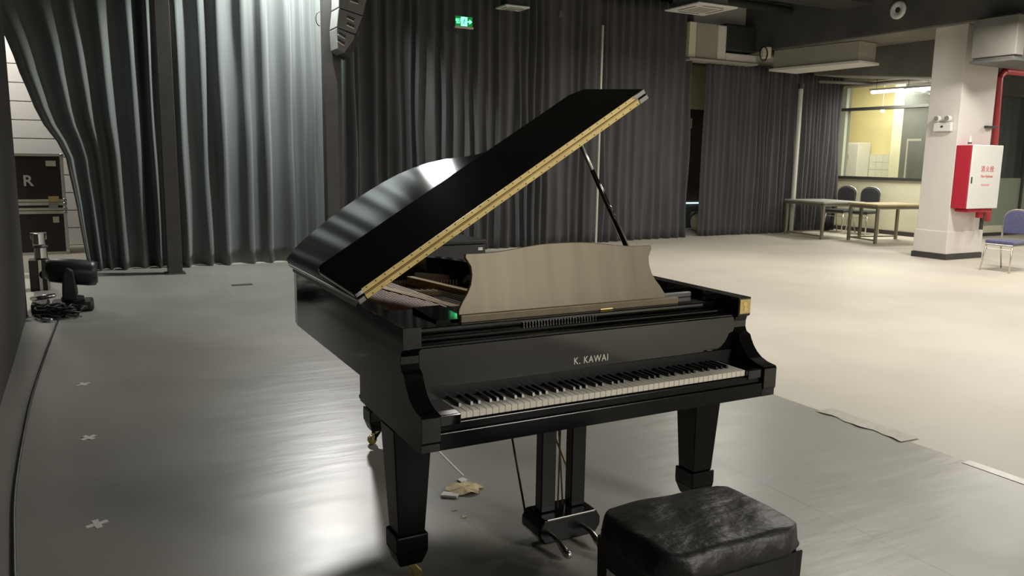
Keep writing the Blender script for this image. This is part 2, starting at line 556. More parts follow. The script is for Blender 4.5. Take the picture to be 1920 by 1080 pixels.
# curtains ---------------------------------------------------------
def curtain(name, x0, y0, x1, y1, z0, z1, pitch, amp, m, label, seed, left=None, cell=9, group='grey velvet curtains'):
    rnd = random.Random(seed)
    L = math.hypot(x1 - x0, y1 - y0)
    nf = max(2, int(L / pitch))
    # irregular fold positions
    ws = [rnd.uniform(0.62, 1.45) for _ in range(nf)]
    tot = sum(ws)
    am = [amp * rnd.uniform(0.7, 1.2) for _ in range(nf)]
    sk = [rnd.uniform(-0.25, 0.25) for _ in range(nf)]
    dr = [rnd.uniform(-0.3, 0.3) for _ in range(nf)]
    nz = 22
    cols = []
    acc = 0
    dx, dy = (x1 - x0) / L, (y1 - y0) / L
    for f in range(nf):
        for c in range(cell):
            t = c / cell
            s = (acc + ws[f] * t) / tot
            col = []
            for k in range(nz + 1):
                zt = k / nz
                z = z0 + (z1 - z0) * zt
                ph = 2 * math.pi * (t + sk[f] * math.sin(math.pi * t) * 0.5)
                fold = (1 - math.cos(ph)) * 0.5
                fold = fold ** 1.5
                a = am[f] * (0.72 + 0.4 * (1 - zt)) * (1 + 0.12 * math.sin(3 * z + f))
                off = -a * fold + 0.012 * math.sin(11 * s * L + 1.7 * z)
                lat = 0.02 * math.sin(2.2 * z + f * 1.3) * dr[f] + 0.018 * math.sin(ph) * (1 - zt) * 0.6
                if left:
                    xm = -1.25
                    xx = xm + (x1 - xm) * s + (left(z) - xm) * (1 - s) ** 2.6
                else:
                    xx = x0 + (x1 - x0) * s
                yy = y0 + (y1 - y0) * s
                col.append((xx + dx * lat - dy * off, yy + dy * lat + dx * off, z))
            cols.append(col)
        acc += ws[f]
    bm = bmesh.new()
    V = [[bm.verts.new(p) for p in c] for c in cols]
    for i in range(len(V) - 1):
        for k in range(nz):
            bm.faces.new((V[i][k], V[i + 1][k], V[i + 1][k + 1], V[i][k + 1]))
    o = obj(name, bm, m, smooth=True)
    so = o.modifiers.new('solid', 'SOLIDIFY')
    so.thickness = 0.006
    tag(o, label, 'curtain', group)
    return o


def interp(z, tab):
    if z <= tab[0][0]:
        return tab[0][1]
    for (a, b), (c, d) in zip(tab, tab[1:]):
        if z <= c:
            t = (z - a) / (c - a)
            t = t * t * (3 - 2 * t) * 0.35 + t * 0.65
            return b + (d - b) * t
    return tab[-1][1]


TAB = [(0.0, -0.86), (0.74, -0.93), (1.48, -1.03), (1.99, -1.32), (2.62, -1.50), (3.4, -1.75), (4.5, -1.9)]
curtain('stage_curtain', -1.5, 9.5, 0.22, 9.5, 0.01, 4.5, 0.22, 0.19, 'velvet',
        'dark grey curtain drawn aside at the left, flight cases showing past its edge', 3, left=lambda z: interp(z, TAB))
curtain('stage_curtain', 0.22, 9.52, 2.78, 9.55, 0.01, 4.5, 0.24, 0.25, 'velvet',
        'brightly lit grey curtain between and just beyond the two square posts', 5)
curtain('stage_curtain', 2.74, 9.66, 9.76, 10.4, 0.01, 4.45, 0.20, 0.14, 'velvet2',
        'long dark grey curtain behind the raised piano lid', 8)
curtain('stage_curtain', 10.20, 10.45, 12.74, 10.42, 0.01, 3.47, 0.135, 0.11, 'velvet2',
        'dark curtain right of the narrow gap with the dark door', 11)
curtain('stage_curtain', 12.70, 10.50, 14.22, 10.56, 0.01, 3.44, 0.125, 0.13, 'velvet2',
        'gathered curtain beside the yellow kitchen window', 13)
curtain('stage_curtain', 15.0, 8.62, 20.0, 8.75, 1.1, 3.4, 0.28, 0.10, 'velvet',
        'curtain hanging behind the glass partition, right of the red pipe', 17)

# door seen through the gap
door = struct('door_1', box(10.9, 11.9, 12.12, 12.2, 0.62, 2.66), 'doorwood', bevel=0.01)
tag(obj('notice', box(11.13, 11.33, 12.10, 12.115, 2.24, 2.46), 'label'), 'pale paper notice on the dark door in the curtain gap', 'notice')
struct('trim_6', box(10.4, 12.2, 12.06, 12.2, 0.0, 0.585), 'beam')
tag(obj('light_strip', box(10.8, 11.9, 12.03, 12.06, 0.555, 0.585), 'cyan'), 'thin glowing pale blue strip at the foot of the dark door', 'light strip')
rb = random.Random(2)
for k, lab in enumerate(('crumpled grey sack in the curtain gap below the glowing strip',
                         'pale bundle on the floor in the curtain gap')):
    bm = bmesh.new()
    bmesh.ops.create_icosphere(bm, subdivisions=3, radius=0.2)
    for v in bm.verts:
        n = 1 + 0.25 * math.sin(9 * v.co.x + k) * math.sin(8 * v.co.z + 2) + rb.uniform(-.03, .03)
        v.co = Vector((v.co.x * 1.1 * n, v.co.y * n, max(-0.2, v.co.z * 1.0 * n) + 0.2))
    tag(obj('sack', bm, ('duct', 'label')[k], smooth=True, loc=((11.25, 11.7, 0), (11.0, 11.3, 0))[k]), lab, 'sack')

# posts --------------------------------------------------------------
p1 = empty('square_post', 'dark square steel post before the left curtain', 'post', (0.11, 8.74, 0), group='dark square posts')
obj('post', box(-0.085, 0.085, -0.085, 0.085, 0.012, 4.6), 'pole', p1, bevel=0.006)
obj('base_plate', box(-0.12, 0.12, -0.12, 0.12, 0.005, 0.017), 'pole', p1, bevel=0.003)
p2 = empty('square_post', 'dark square steel post beside the hanging speakers', 'post', (2.17, 8.72, 0), group='dark square posts')
obj('post', box(-0.10, 0.075, -0.08, 0.08, 0.012, 4.6), 'pole', p2, bevel=0.006)
obj('conduit', box(0.08, 0.145, -0.03, 0.03, 0.012, 2.95), 'pole', p2, bevel=0.008)
obj('base_plate', box(-0.14, 0.14, -0.12, 0.12, 0.005, 0.017), 'pole', p2, bevel=0.003)
tag(obj('thin_pole', cyl((7.15, 9.62, 0), 0.022, 3.78, n=10), 'palepole', smooth=False),
    'thin pale upright pole behind the raised corner of the piano lid', 'pole')
p4 = empty('thin_pole', 'thin grey pole at the seam of the two right curtains', 'pole', (12.64, 10.24, 0))
obj('pole', cyl((0, 0, 0), 0.05, 3.05, n=12), 'palepole', p4)
obj('pole_cap', cyl((0, 0, 3.05), 0.06, 0.10, n=12), 'frame', p4)

# column --------------------------------------------------------------
cl = struct('column', box(11.40, 12.28, 5.85, 6.40, 0.0, 3.69), 'offwhite', bevel=0.008)
cp = obj('column_plinth', box(11.375, 12.305, 5.825, 6.425, 0.09, 0.46), 'offwhite', cl, bevel=0.012)
cs = obj('column_skirting', box(11.365, 12.315, 5.815, 6.435, 0.0, 0.09), 'skirting', cl)

# beams, ducts --------------------------------------------------------
struct('beam_1', box(11.3, 12.5, -6, 12.2, 3.72, 4.6), 'beam', bevel=0.02)
struct('trim_7', box(11.3, 12.5, -6, 12.2, 3.69, 3.72), 'soffit')
struct('beam_2', box(-6, 11.3, 11.0, 11.4, 4.2, 4.6), 'beam')
h = struct('wall_header', box(9.5, 12.9, 10.58, 10.7, 3.46, 4.6), 'white')
struct('wall_gap_header', box(9.6, 12.4, 12.0, 12.2, 2.66, 3.6), 'cream')
tag(obj('air_duct', box(10.47, 11.26, 10.22, 10.5, 3.66, 4.20), 'speakerdark', bevel=0.05),
    'dark air duct box over the curtain right of the white box', 'duct')
jb = empty('wall_box', 'white and grey box at the top of the curtain gap', 'box', (9.9, 10.3, 3.48))
obj('casing', box(-0.18, 0.33, -0.1, 0.2, 0.0, 0.66), 'paleduct', jb, bevel=0.01)
obj('side_panel', box(-0.36, -0.19, -0.1, 0.2, 0.0, 0.66), 'cream', jb, bevel=0.01)
obj('lower_ledge', box(-0.38, 1.38, -0.16, 0.2, -0.05, -0.01), 'paleduct', jb, bevel=0.006)
obj('front_strip', box(0.34, 0.56, -0.12, 0.15, 0.0, 0.66), 'white', jb, bevel=0.03)
obj('bottom_strip', box(0.56, 1.36, -0.12, 0.15, 0.0, 0.15), 'white', jb, bevel=0.02)
pd = empty('fan_coil_unit', 'beige ceiling fan coil box left of the white column top', 'fan coil', (0, 0, 0))
bm = bmesh.new()
prism([(11.30, 9.75), (11.54, 7.95), (12.05, 8.0), (12.0, 9.8)], 2, 3.34, 3.685, bm)
obj('casing', bm, 'paleduct', pd, bevel=0.01)
obj('lower_lip', prism([(11.24, 9.80), (11.49, 7.88), (12.1, 7.95), (12.05, 9.85)], 2, 3.29, 3.335), 'white', pd, bevel=0.004)
pv = empty('duct_valve', 'small pale valve with looped cable left of the fan coil', 'valve', (11.06, 9.72, 3.62))
obj('body', cyl((0, 0, -0.10), 0.10, 0.2, n=14), 'cream', pv, bevel=0.01)
obj('cable_loop', tube([(-0.16 + 0.10 * math.cos(a), -0.1, -0.04 + 0.13 * math.sin(a)) for a in [k * math.pi / 8 for k in range(17)]],
                       0.012, n=6), 'cable', pv, smooth=True)
obj('pipe_stub', tube([(0, 0.05, 0.02), (0.3, 0.1, 0.03)], 0.05, n=10), 'pole', pv)
tag(obj('big_duct', prism([(7.2, 3.05), (9.9, 3.30), (9.9, 4.6), (7.2, 4.6)], 0, 12.6, 13.6), 'soffit', bevel=0.02),
    'large dull grey air duct hanging between the beam and the kitchen', 'duct')
for k, (x, y0, y1, z, r, lab) in enumerate(((14.42, 8.4, 11.2, 3.22, 0.05, 'pale thin pipe under the large duct, lower one'),
                                            (14.35, 8.4, 11.6, 3.42, 0.045, 'dark thin pipe under the large duct, upper one'))):
    tag(obj('ceiling_pipe', tube([(x, y0, z), (x, y1, z)], r, n=10), ('paleduct', 'pole')[k], smooth=True), lab, 'pipe')
tag(obj('ceiling_pipe', tube([(12.9, 10.0, 3.20), (14.5, 9.9, 3.24)], 0.035, n=10), 'soffit', smooth=True),
    'grey pipe crossing above the gathered curtain', 'pipe')
tag(obj('ceiling_pipe', tube([(2.9, 9.0, 4.34), (11.2, 9.3, 4.36)], 0.07, n=12), 'ceil', smooth=True),
    'long black pipe under the ceiling along the dark curtain', 'pipe')
tag(obj('air_duct', box(6.9, 10.9, 7.2, 7.9, 4.12, 4.55), 'ceil', bevel=0.05), 'black air duct near the ceiling above the piano lid tip', 'duct')

# round vent on the beam side
vt = empty('round_vent', 'round white vent with dark centre on the side of the grey beam', 'vent', (11.29, 7.04, 4.05))
bm = bmesh.new()
prev = None
for r, x in ((0.15, 0.0), (0.15, -0.012), (0.12, -0.035), (0.085, -0.03), (0.05, -0.012), (0.045, -0.01)):
    ring = [bm.verts.new((x, r * math.cos(k * math.pi / 12), r * math.sin(k * math.pi / 12))) for k in range(24)]
    if prev:
        for k in range(24):
            bm.faces.new((prev[k], prev[(k + 1) % 24], ring[(k + 1) % 24], ring[k]))
    prev = ring
obj('rim', bm, 'plastic', vt, smooth=True)
obj('core', cyl((-0.014, 0, 0), 0.046, 0.012, 0, n=20), 'frame', vt)

# ceiling cassettes
def cassette(cx, cy, z, hx, hy, lab, boxmat):
    e = empty('ceiling_cassette', lab, 'air conditioner', (cx, cy, z), group='ceiling cassettes')
    obj('panel', box(-hx, hx, -hy, hy, -0.03, 0.0), 'plastic', e, bevel=0.012)
    obj('casing', box(-hx * 0.72, hx * 0.72, -hy * 0.72, hy * 0.72, 0.0, 4.58 - z), boxmat, e, bevel=0.01)
    obj('intake_grille', box(-hx * 0.45, hx * 0.45, -hy * 0.45, hy * 0.45, -0.036, -0.03), 'greyplastic', e)
    for sx, sy, a, b in ((0.7, 0, 0.04, 0.5), (-0.7, 0, 0.04, 0.5), (0, 0.7, 0.5, 0.04), (0, -0.7, 0.5, 0.04)):
        obj('outlet', box(sx * hx - a * hx, sx * hx + a * hx, sy * hy - b * hy, sy * hy + b * hy, -0.034, -0.03), 'duct', e)


cassette(8.28, 8.45, 4.0, 0.42, 0.42, 'square white ceiling air conditioner above the curtain at the top right of the lid', 'soffit')
cassette(5.10, 9.05, 3.80, 0.21, 0.17, 'small white ceiling air conditioner beyond the green exit sign', 'speakerdark')
for x, y, z, lab in ((6.87, 8.60, 4.02, 'small pale cone spotlight under the ceiling, left one'),
                     (7.66, 8.15, 4.02, 'small pale cone spotlight beside the square air conditioner')):
    e = empty('ceiling_spot', lab, 'spotlight', (x, y, z), group='pale ceiling spots')
    obj('cone', cyl((0, 0, 0), 0.02, 0.14, n=14, r2=0.09), 'paleduct', e)
    obj('rod', cyl((0, 0, 0.14), 0.012, 4.58 - z - 0.14, n=8), 'pole', e)
e = empty('ceiling_spot', 'tiny dark spotlight hanging before the long dark curtain', 'spotlight', (5.98, 9.1, 3.74))
obj('cone', cyl((0, 0, 0), 0.045, 0.09, n=12, r2=0.03), 'capsteel', e)
obj('rod', cyl((0, 0, 0.09), 0.01, 0.74, n=8), 'pole', e)

# unit right of the column top
ru = empty('duct_unit', 'grey framed duct unit hanging right of the white column top', 'duct', (0, 0, 0))
obj('casing', box(11.05, 13.2, 4.9, 5.5, 3.06, 3.685), 'beam', ru, bevel=0.01)
obj('end_panel', box(11.02, 11.22, 4.86, 5.52, 3.10, 3.66), 'soffit', ru, bevel=0.01)
obj('side_plate', box(11.62, 12.5, 4.84, 4.9, 3.22, 3.66), 'soffit', ru, bevel=0.01)
obj('frame', box(11.03, 13.2, 4.86, 5.54, 3.02, 3.06), 'duct', ru, bevel=0.004)

# red fire pipe
tag(obj('fire_pipe', tube(smooth_path([(13.16, 6.3, 0.55), (13.15, 6.3, 1.5), (13.08, 6.3, 2.85), (13.09, 6.3, 3.02), (13.20, 6.3, 3.10),
                                       (13.4, 6.3, 3.12), (15.5, 6.3, 3.12)], 5), 0.055, n=12), 'pipered', smooth=True),
    'red fire pipe rising behind the hydrant cabinet and bending right', 'pipe')

# tube lamp near the kitchen
tl = empty('tube_lamp', 'long lit white tube lamp over the kitchen window', 'lamp', (14.25, 9.05, 3.03))
obj('tube', box(-0.03, 0.03, -0.75, 0.72, -0.03, 0.03), 'tube', tl, bevel=0.025, seg=4)
for y in (-0.6, 0.6):
    obj('hanger', cyl((0, y, 0.07), 0.005, 4.6 - 3.03 - 0.07, n=6), 'pole', tl)
obj('housing', box(-0.04, 0.04, -0.78, 0.75, 0.032, 0.07), 'plastic', tl, bevel=0.005)
tl2 = empty('tube_lamp', 'second lit tube lamp next to the white column', 'lamp', (13.85, 8.2, 2.98))
obj('tube', box(-0.03, 0.03, -0.45, 0.45, -0.03, 0.03), 'tube', tl2, bevel=0.025, seg=4)
for y in (-0.4, 0.4):
    obj('hanger', cyl((0, y, 0.07), 0.005, 4.6 - 2.98 - 0.07, n=6), 'pole', tl2)
obj('housing', box(-0.04, 0.04, -0.48, 0.48, 0.032, 0.07), 'plastic', tl2, bevel=0.005)

# ================================================================== FIRE CABINET AND COLUMN FIXTURES
fcx = empty('hydrant_cabinet', 'red hydrant cabinet with white door on the white column', 'fire cabinet', (11.40, 5.85, 0.84))
obj('body', box(0.0, 0.78, -0.25, -0.004, 0.0, 0.99), 'red', fcx, bevel=0.008)
dr = obj('door', box(0.01, 0.80, -0.275, -0.252, 0.0, 1.0), 'plastic', fcx, bevel=0.012)
obj('handle', box(0.03, 0.055, -0.285, -0.275, 0.40, 0.50), 'frame', dr, bevel=0.003)
text_mesh('lettering', '消火栓', 0.105, 'darkred', dr, 0.001, Matrix.Translation((0.43, -0.277, 0.62)) @ FACE_MY, spacing=1.25)
text_mesh('lettering', 'Fire Hydrant', 0.06, 'darkred', dr, 0.001, Matrix.Translation((0.43, -0.277, 0.51)) @ FACE_MY)
obj('label_plate', box(0.30, 0.52, -0.2765, -0.275, 0.36, 0.39), 'pink', dr)
obj('lower_tray', box(0.08, 0.74, -0.24, -0.02, -0.06, -0.002), 'red', fcx, bevel=0.02)
hr = obj('hose_coupling', cyl((0.56, -0.14, -0.16), 0.055, 0.12, n=14), 'red', fcx, bevel=0.008)
obj('pipe', cyl((0.74, -0.08, -0.36), 0.03, 0.34, n=12), 'pole', fcx)
bt = empty('spray_bottle', 'small white bottle standing on the hydrant cabinet', 'bottle', (11.47, 5.68, 1.842))
obj('body', cyl((0, 0, 0), 0.028, 0.09, n=14, r2=0.024), 'plastic', bt, bevel=0.004)
obj('cap', cyl((0, 0, 0.09), 0.012, 0.045, n=10), 'plastic', bt)
obj('band', cyl((0, 0, 0.012), 0.0295, 0.022, n=14), 'pole', bt)
el = empty('emergency_light', 'white twin-head emergency light on the left face of the white column', 'emergency light', (11.398, 6.09, 2.05))
obj('body', box(-0.06, 0, -0.15, 0.15, 0.0, 0.14), 'plastic', el, bevel=0.01)
obj('button', box(-0.064, -0.06, -0.02, 0.02, 0.06, 0.09), 'frame', el)
for y in (-0.09, 0.09):
    hd = obj('lamp_head', cyl((-0.09, y, 0.20), 0.05, 0.07, 0, n=18), 'plastic', el, bevel=0.006)
    obj('lens', cyl((-0.096, y, 0.20), 0.040, 0.008, 0, n=18), 'lens', hd)
    obj('neck', cyl((-0.03, y, 0.13), 0.012, 0.05, 2, n=8), 'greyplastic', el)
tag(obj('wall_bracket', box(12.06, 12.30, 5.78, 5.85, 2.12, 2.155), 'pole', bevel=0.004),
    'small dark bracket sticking out of the right face of the column', 'bracket')

# ================================================================== EXIT SIGN
ex = empty('exit_sign', 'green lit exit sign with running figure and arrow, hanging before the dark curtain', 'exit sign', (4.42, 9.35, 3.49))
ex.scale = (0.86, 0.86, 0.86)
obj('panel', box(-0.165, 0.165, -0.012, 0.0, 0.0, 0.17), 'green', ex, bevel=0.003)
obj('lower_rail', box(-0.18, 0.18, -0.03, 0.03, -0.035, 0.0), 'alu', ex, bevel=0.004)
df = obj('door_symbol', box(-0.06, 0.06, -0.016, -0.012, 0.01, 0.16), 'greenlit', ex)
bm = bmesh.new()   # running figure in dark on the lit door
cyl((0.012, -0.018, 0.125), 0.012, 0.002, 1, n=10, bm=bm)
tube([(0.008, -0.018, 0.108), (-0.006, -0.018, 0.07)], 0.009, bm, 6)
tube([(-0.006, -0.018, 0.07), (0.016, -0.018, 0.052), (0.008, -0.018, 0.025)], 0.007, bm, 6)
tube([(-0.006, -0.018, 0.07), (-0.022, -0.018, 0.045), (-0.04, -0.018, 0.04)], 0.007, bm, 6)
tube([(0.008, -0.018, 0.105), (0.028, -0.018, 0.085), (0.038, -0.018, 0.095)], 0.005, bm, 6)
tube([(0.006, -0.018, 0.105), (-0.018, -0.018, 0.10), (-0.026, -0.018, 0.08)], 0.005, bm, 6)
obj('running_figure', bm, 'green', df)
obj('arrow', prism([(0.075, 0.075), (0.105, 0.075), (0.105, 0.045), (0.155, 0.085), (0.105, 0.125), (0.105, 0.095), (0.075, 0.095)],
                   1, -0.016, -0.012), 'greenlit', ex)
text_mesh('lettering', '出口', 0.055, 'greenlit', ex, 0.001, Matrix.Translation((-0.112, -0.0145, 0.10)) @ FACE_MY)
text_mesh('lettering', 'EXIT', 0.035, 'greenlit', ex, 0.001, Matrix.Translation((-0.112, -0.0145, 0.055)) @ FACE_MY)
obj('drop_rod', cyl((-0.13, 0, 0.17), 0.005, 0.94, n=6), 'pole', ex)
obj('drop_rod', cyl((0.13, 0, 0.17), 0.005, 0.94, n=6), 'pole', ex)
obj('conduit_drop', cyl((-0.13, 0.02, -0.13), 0.012, 0.095, n=8), 'pole', ex)

# ================================================================== LINE ARRAY SPEAKERS
for k, (poly, lab) in enumerate(((((2.17, 3.395), (2.18, 3.68), (2.55, 3.56), (2.49, 3.325)), 'top visible grey module of the hanging speaker column'),
                                 (((2.14, 3.15), (2.17, 3.385), (2.49, 3.315), (2.39, 3.085)), 'middle grey module of the hanging speaker column'),
                                 (((2.15, 2.88), (2.14, 3.14), (2.38, 3.07), (2.36, 3.01), (2.23, 2.83)), 'lowest grey module of the hanging speaker column'))):
    cxm = sum(p[0] for p in poly) / len(poly)
    czm = sum(p[1] for p in poly) / len(poly)
    e = empty('line_array_speaker', lab, 'speaker', (cxm, 8.28, czm), group='hanging line array modules')
    loc = [(p[0] - cxm, p[1] - czm) for p in poly]
    obj('cabinet', prism(loc, 1, 0.0, 0.34), 'speaker', e, bevel=0.008)
    # grille on the slanted front
    if k < 2:
        a, b = Vector(loc[2]), Vector(loc[3])
    else:
        a, b = Vector(loc[2]), Vector(loc[4])
    nr = Vector((-(b - a).y, (b - a).x)).normalized()
    if nr.x < 0:
        nr = -nr
    g_ = 0.012 if k < 2 else 0.09
    obj('front_grille', prism([tuple(a + nr * 0.003), tuple(a + nr * g_), tuple(b + nr * (0.012 if k < 2 else 0.10)), tuple(b + nr * 0.003)], 1, 0.015, 0.325),
        'speakerdark', e, bevel=0.003)
    ang = -0.22 - 0.13 * k
    hx0 = (0.03, 0.03, -0.05)[k]
    hz0 = (0.05, 0.0, 0.03)[k]
    for zz in (0.045, -0.045):
        pts = []
        for (px, pz) in ((-0.055, -0.024), (0.055, -0.024), (0.055, 0.018), (-0.055, 0.018)):
            qx, qz = px - zz * 0.35, pz + zz
            qx, qz = qx * 0.9, qz * 0.9
            pts.append((hx0 + qx * math.cos(ang) - qz * math.sin(ang), hz0 + qx * math.sin(ang) + qz * math.cos(ang)))
        hn = obj('handle', prism(pts, 1, -0.006, 0.0), 'speakerdark', e)
        lp_ = [pts[0], pts[1], (pts[1][0] - 0.003, pts[1][1] - 0.010), (pts[0][0] - 0.003, pts[0][1] - 0.010)]
        obj('handle_lip', prism(lp_, 1, -0.014, 0.0), 'alu', hn)
obj('cable_loop', tube([(-0.13 + 0.05 * math.cos(a), 0.0, 3.30 + 0.09 * math.sin(a)) for a in [math.pi / 2 + k * math.pi / 10 for k in range(11)]],
                        0.006, n=6), 'cable', p2, smooth=True)

tag(obj('rigging_bar', box(2.32, 2.40, 8.40, 8.48, 3.70, 4.6), 'pole', bevel=0.004), 'dark hanging bar above the grey speaker column', 'rigging')

# ================================================================== TABLES
def table(name, c, ang, hx, hy, top, lab):
    e = empty(name, lab, 'table', (c[0], c[1], 0), ang)
    obj('tabletop', box(-hx, hx, -hy, hy, 0.715, 0.75), top, e, bevel=0.006)
    obj('apron', box(-hx + 0.03, hx - 0.03, -hy + 0.03, -hy + 0.055, 0.66, 0.714), 'tableleg', e)
    obj('apron', box(-hx + 0.03, hx - 0.03, hy - 0.055, hy - 0.03, 0.66, 0.714), 'tableleg', e)
    obj('apron', box(-hx + 0.03, -hx + 0.055, -hy + 0.056, hy - 0.056, 0.66, 0.714), 'tableleg', e)
    obj('apron', box(hx - 0.055, hx - 0.03, -hy + 0.056, hy - 0.056, 0.66, 0.714), 'tableleg', e)
    for sx in (-1, 1):
        for sy in (-1, 1):
            obj('leg', box(sx * (hx - 0.045) - 0.025, sx * (hx - 0.045) + 0.025, sy * (hy - 0.045) - 0.025,
                           sy * (hy - 0.045) + 0.025, 0, 0.66), 'tableleg', e, bevel=0.003)
    obj('stretcher', box(-hx + 0.05, hx - 0.05, hy - 0.055, hy - 0.035, 0.05, 0.075), 'tableleg', e)
    obj('stretcher', box(-hx + 0.035, -hx + 0.055, -hy + 0.05, hy - 0.05, 0.05, 0.075), 'tableleg', e)
    return e


table('work_table', (12.74, 9.50), -0.15, 0.52, 0.60, 'tabletop', 'grey topped table beside the right hand curtain')
table('work_table', (13.15, 8.28), -0.2, 0.62, 0.42, 'woodtop', 'wooden topped table under the kitchen window next to the column')

# ================================================================== CHAIRS
def banquet_chair(loc, rz, seatm, lab, group):
    """faces local -y; back at +y"""
    e = empty('banquet_chair', lab, 'chair', loc, rz, group)
    bm = bmesh.new()
    prism([(-0.21, -0.22), (0.21, -0.22), (0.195, 0.2), (-0.195, 0.2)], 2, 0.42, 0.475, bm)
    obj('seat', bm, seatm, e, bevel=0.02, seg=4)
    obj('seat_frame', prism([(-0.205, -0.21), (0.205, -0.21), (0.19, 0.2), (-0.19, 0.2)], 2, 0.395, 0.42), 'chrome', e, bevel=0.006)
    # back frame: arch
    pts = []
    for t in range(15):
        a = math.pi * t / 14
        pts.append((0.205 * math.cos(a) if abs(math.cos(a)) < 0.999 else 0.205 * math.cos(a), 0.24, 0.80 + 0.135 * math.sin(a)))
    path = [(0.19, 0.205, 0.42), (0.205, 0.22, 0.62)] + pts + [(-0.205, 0.22, 0.62), (-0.19, 0.205, 0.42)]
    obj('back_frame', tube(path, 0.014, n=8), 'chrome', e, smooth=True)
    pp = [(-0.19, 0.56), (0.19, 0.56)] + [(0.192 * math.cos(math.pi * t / 12), 0.80 + 0.12 * math.sin(math.pi * t / 12)) for t in range(13)]
    obj('backrest', prism(pp, 1, 0.205, 0.25), seatm, e, bevel=0.014, seg=3)
    for sx in (-1, 1):
        obj('leg', tube([(sx * 0.19, -0.19, 0.41), (sx * 0.20, -0.22, 0.25), (sx * 0.215, -0.26, 0.0)], 0.012, n=8), 'chrome', e, smooth=True)
        obj('leg', tube([(sx * 0.185, 0.19, 0.41), (sx * 0.19, 0.22, 0.25), (sx * 0.205, 0.30, 0.0)], 0.012, n=8), 'chrome', e, smooth=True)
    obj('crossbar', tube([(-0.19, -0.19, 0.34), (0.19, -0.19, 0.34)], 0.008, n=6), 'chrome', e)
    return e


G = 'banquet chairs'
cc = banquet_chair((11.0, 4.66, 0), math.radians(-88), 'blueseat', 'blue banquet chair with silver frame beside the white column', G)
ca = banquet_chair((13.9, 10.05, 0), math.radians(-80), 'darkseat', 'dark round-backed chair between the grey table and the kitchen wall', G)
cb = banquet_chair((14.0, 9.52, 0), math.radians(-80), 'darkseat', 'dark round-backed chair behind the wooden topped table', G)

cc.scale = (0.97, 0.97, 0.95)
for c in (ca, cb):
    c.scale = (1.06, 1.06, 1.09)

# ================================================================== LEFT: FLIGHT CASES, LIGHTS
def flight_case(loc, w, d, h, lab, grp):
    e = empty('flight_case', lab, 'flight case', loc, 0, grp)
    obj('body', box(-w, 0, 0, d, 0.015, h), 'case', e)
    t = 0.036
    for nm, b in (('edge_rail', (-w, 0.005, -0.006, 0.02, 0.0, t)), ('edge_rail', (-w, 0.005, -0.006, 0.02, h - t, h + 0.006)),
                  ('edge_rail', (-t, 0.006, -0.008, 0.02, t, h - t)), ('edge_rail', (-w - 0.004, -w + t, -0.008, 0.02, t, h - t)),
                  ('edge_rail', (-0.02, 0.008, 0.02, d, h - t, h + 0.008))):
        obj(nm, box(*b), 'alu', e, bevel=0.003)
    for x in (-0.006, -w + 0.006):
        for z in (0.024, h - 0.02):
            obj('corner', box(x - 0.024, x + 0.024, -0.014, 0.03, z - 0.024, z + 0.024), 'steel', e, bevel=0.012, seg=3)
    return e


c1 = flight_case((-1.10, 11.5, 0.0), 0.9, 0.6, 0.64, 'dark flight case with pale edges at the bottom of the stack', 'stacked flight cases')
obj('label', box(-0.18, -0.10, -0.010, -0.001, 0.47, 0.56), 'label', c1)
c2 = flight_case((-1.10, 11.5, 0.655), 0.9, 0.6, 0.11, 'shallow flight case in the middle of the stack', 'stacked flight cases')
obj('latch', box(-0.22, -0.10, -0.018, -0.001, 0.02, 0.09), 'steel', c2, bevel=0.004)
c3 = flight_case((-1.10, 11.5, 0.78), 0.9, 0.6, 0.70, 'tall dark flight case with a white letter, topmost of the stack', 'stacked flight cases')
obj('label', box(-0.22, -0.09, -0.010, -0.001, 0.52, 0.60), 'label', c3)
obj('latch', box(-0.22, -0.08, -0.018, -0.001, 0.0, 0.08), 'brass', c3, bevel=0.004)
text_mesh('lettering', 'R', 0.22, 'plastic', c3, 0.001, Matrix.Translation((-0.46, -0.003, 0.30)) @ FACE_MY, bold=0.004)

# small lamps stack left
sl = empty('par_lamp', 'small silver stage lamp on top of the pair near the wing edge', 'stage lamp', (-1.33, 8.0, 0.50), group='silver stage lamps')
obj('can', cyl((0, 0, 0.0), 0.065, 0.13, 2, n=18, r2=0.058), 'steel', sl, bevel=0.008)
obj('yoke', tube([(-0.07, 0, 0.06), (-0.075, -0.01, 0.13), (0.075, -0.01, 0.13), (0.07, 0, 0.06)], 0.007, n=6), 'steel', sl)
sl2 = empty('par_lamp', 'small silver stage lamp under the top one near the wing edge', 'stage lamp', (-1.32, 8.0, 0.35), group='silver stage lamps')
obj('can', cyl((0, 0, 0.0), 0.068, 0.145, 2, n=18, r2=0.06), 'steel', sl2, bevel=0.008)
obj('rim', cyl((0, 0, 0.12), 0.074, 0.018, 2, n=18), 'frame', sl2)
cr = empty('equipment_crate', 'small dark crate with pale corner rails under the silver lamps', 'crate', (-1.32, 8.0, 0.0))
obj('body', box(-0.12, 0.07, -0.1, 0.12, 0.0, 0.34), 'case', cr, bevel=0.004)
obj('edge_rail', box(-0.03, 0.0, -0.112, -0.1, 0.0, 0.34), 'alu', cr, bevel=0.003)
obj('edge_rail', box(0.045, 0.075, -0.112, -0.1, 0.0, 0.34), 'palewall', cr, bevel=0.003)
obj('front_ring', cyl((0.022, -0.112, 0.18), 0.05, 0.012, 1, n=18), 'frame', cr)

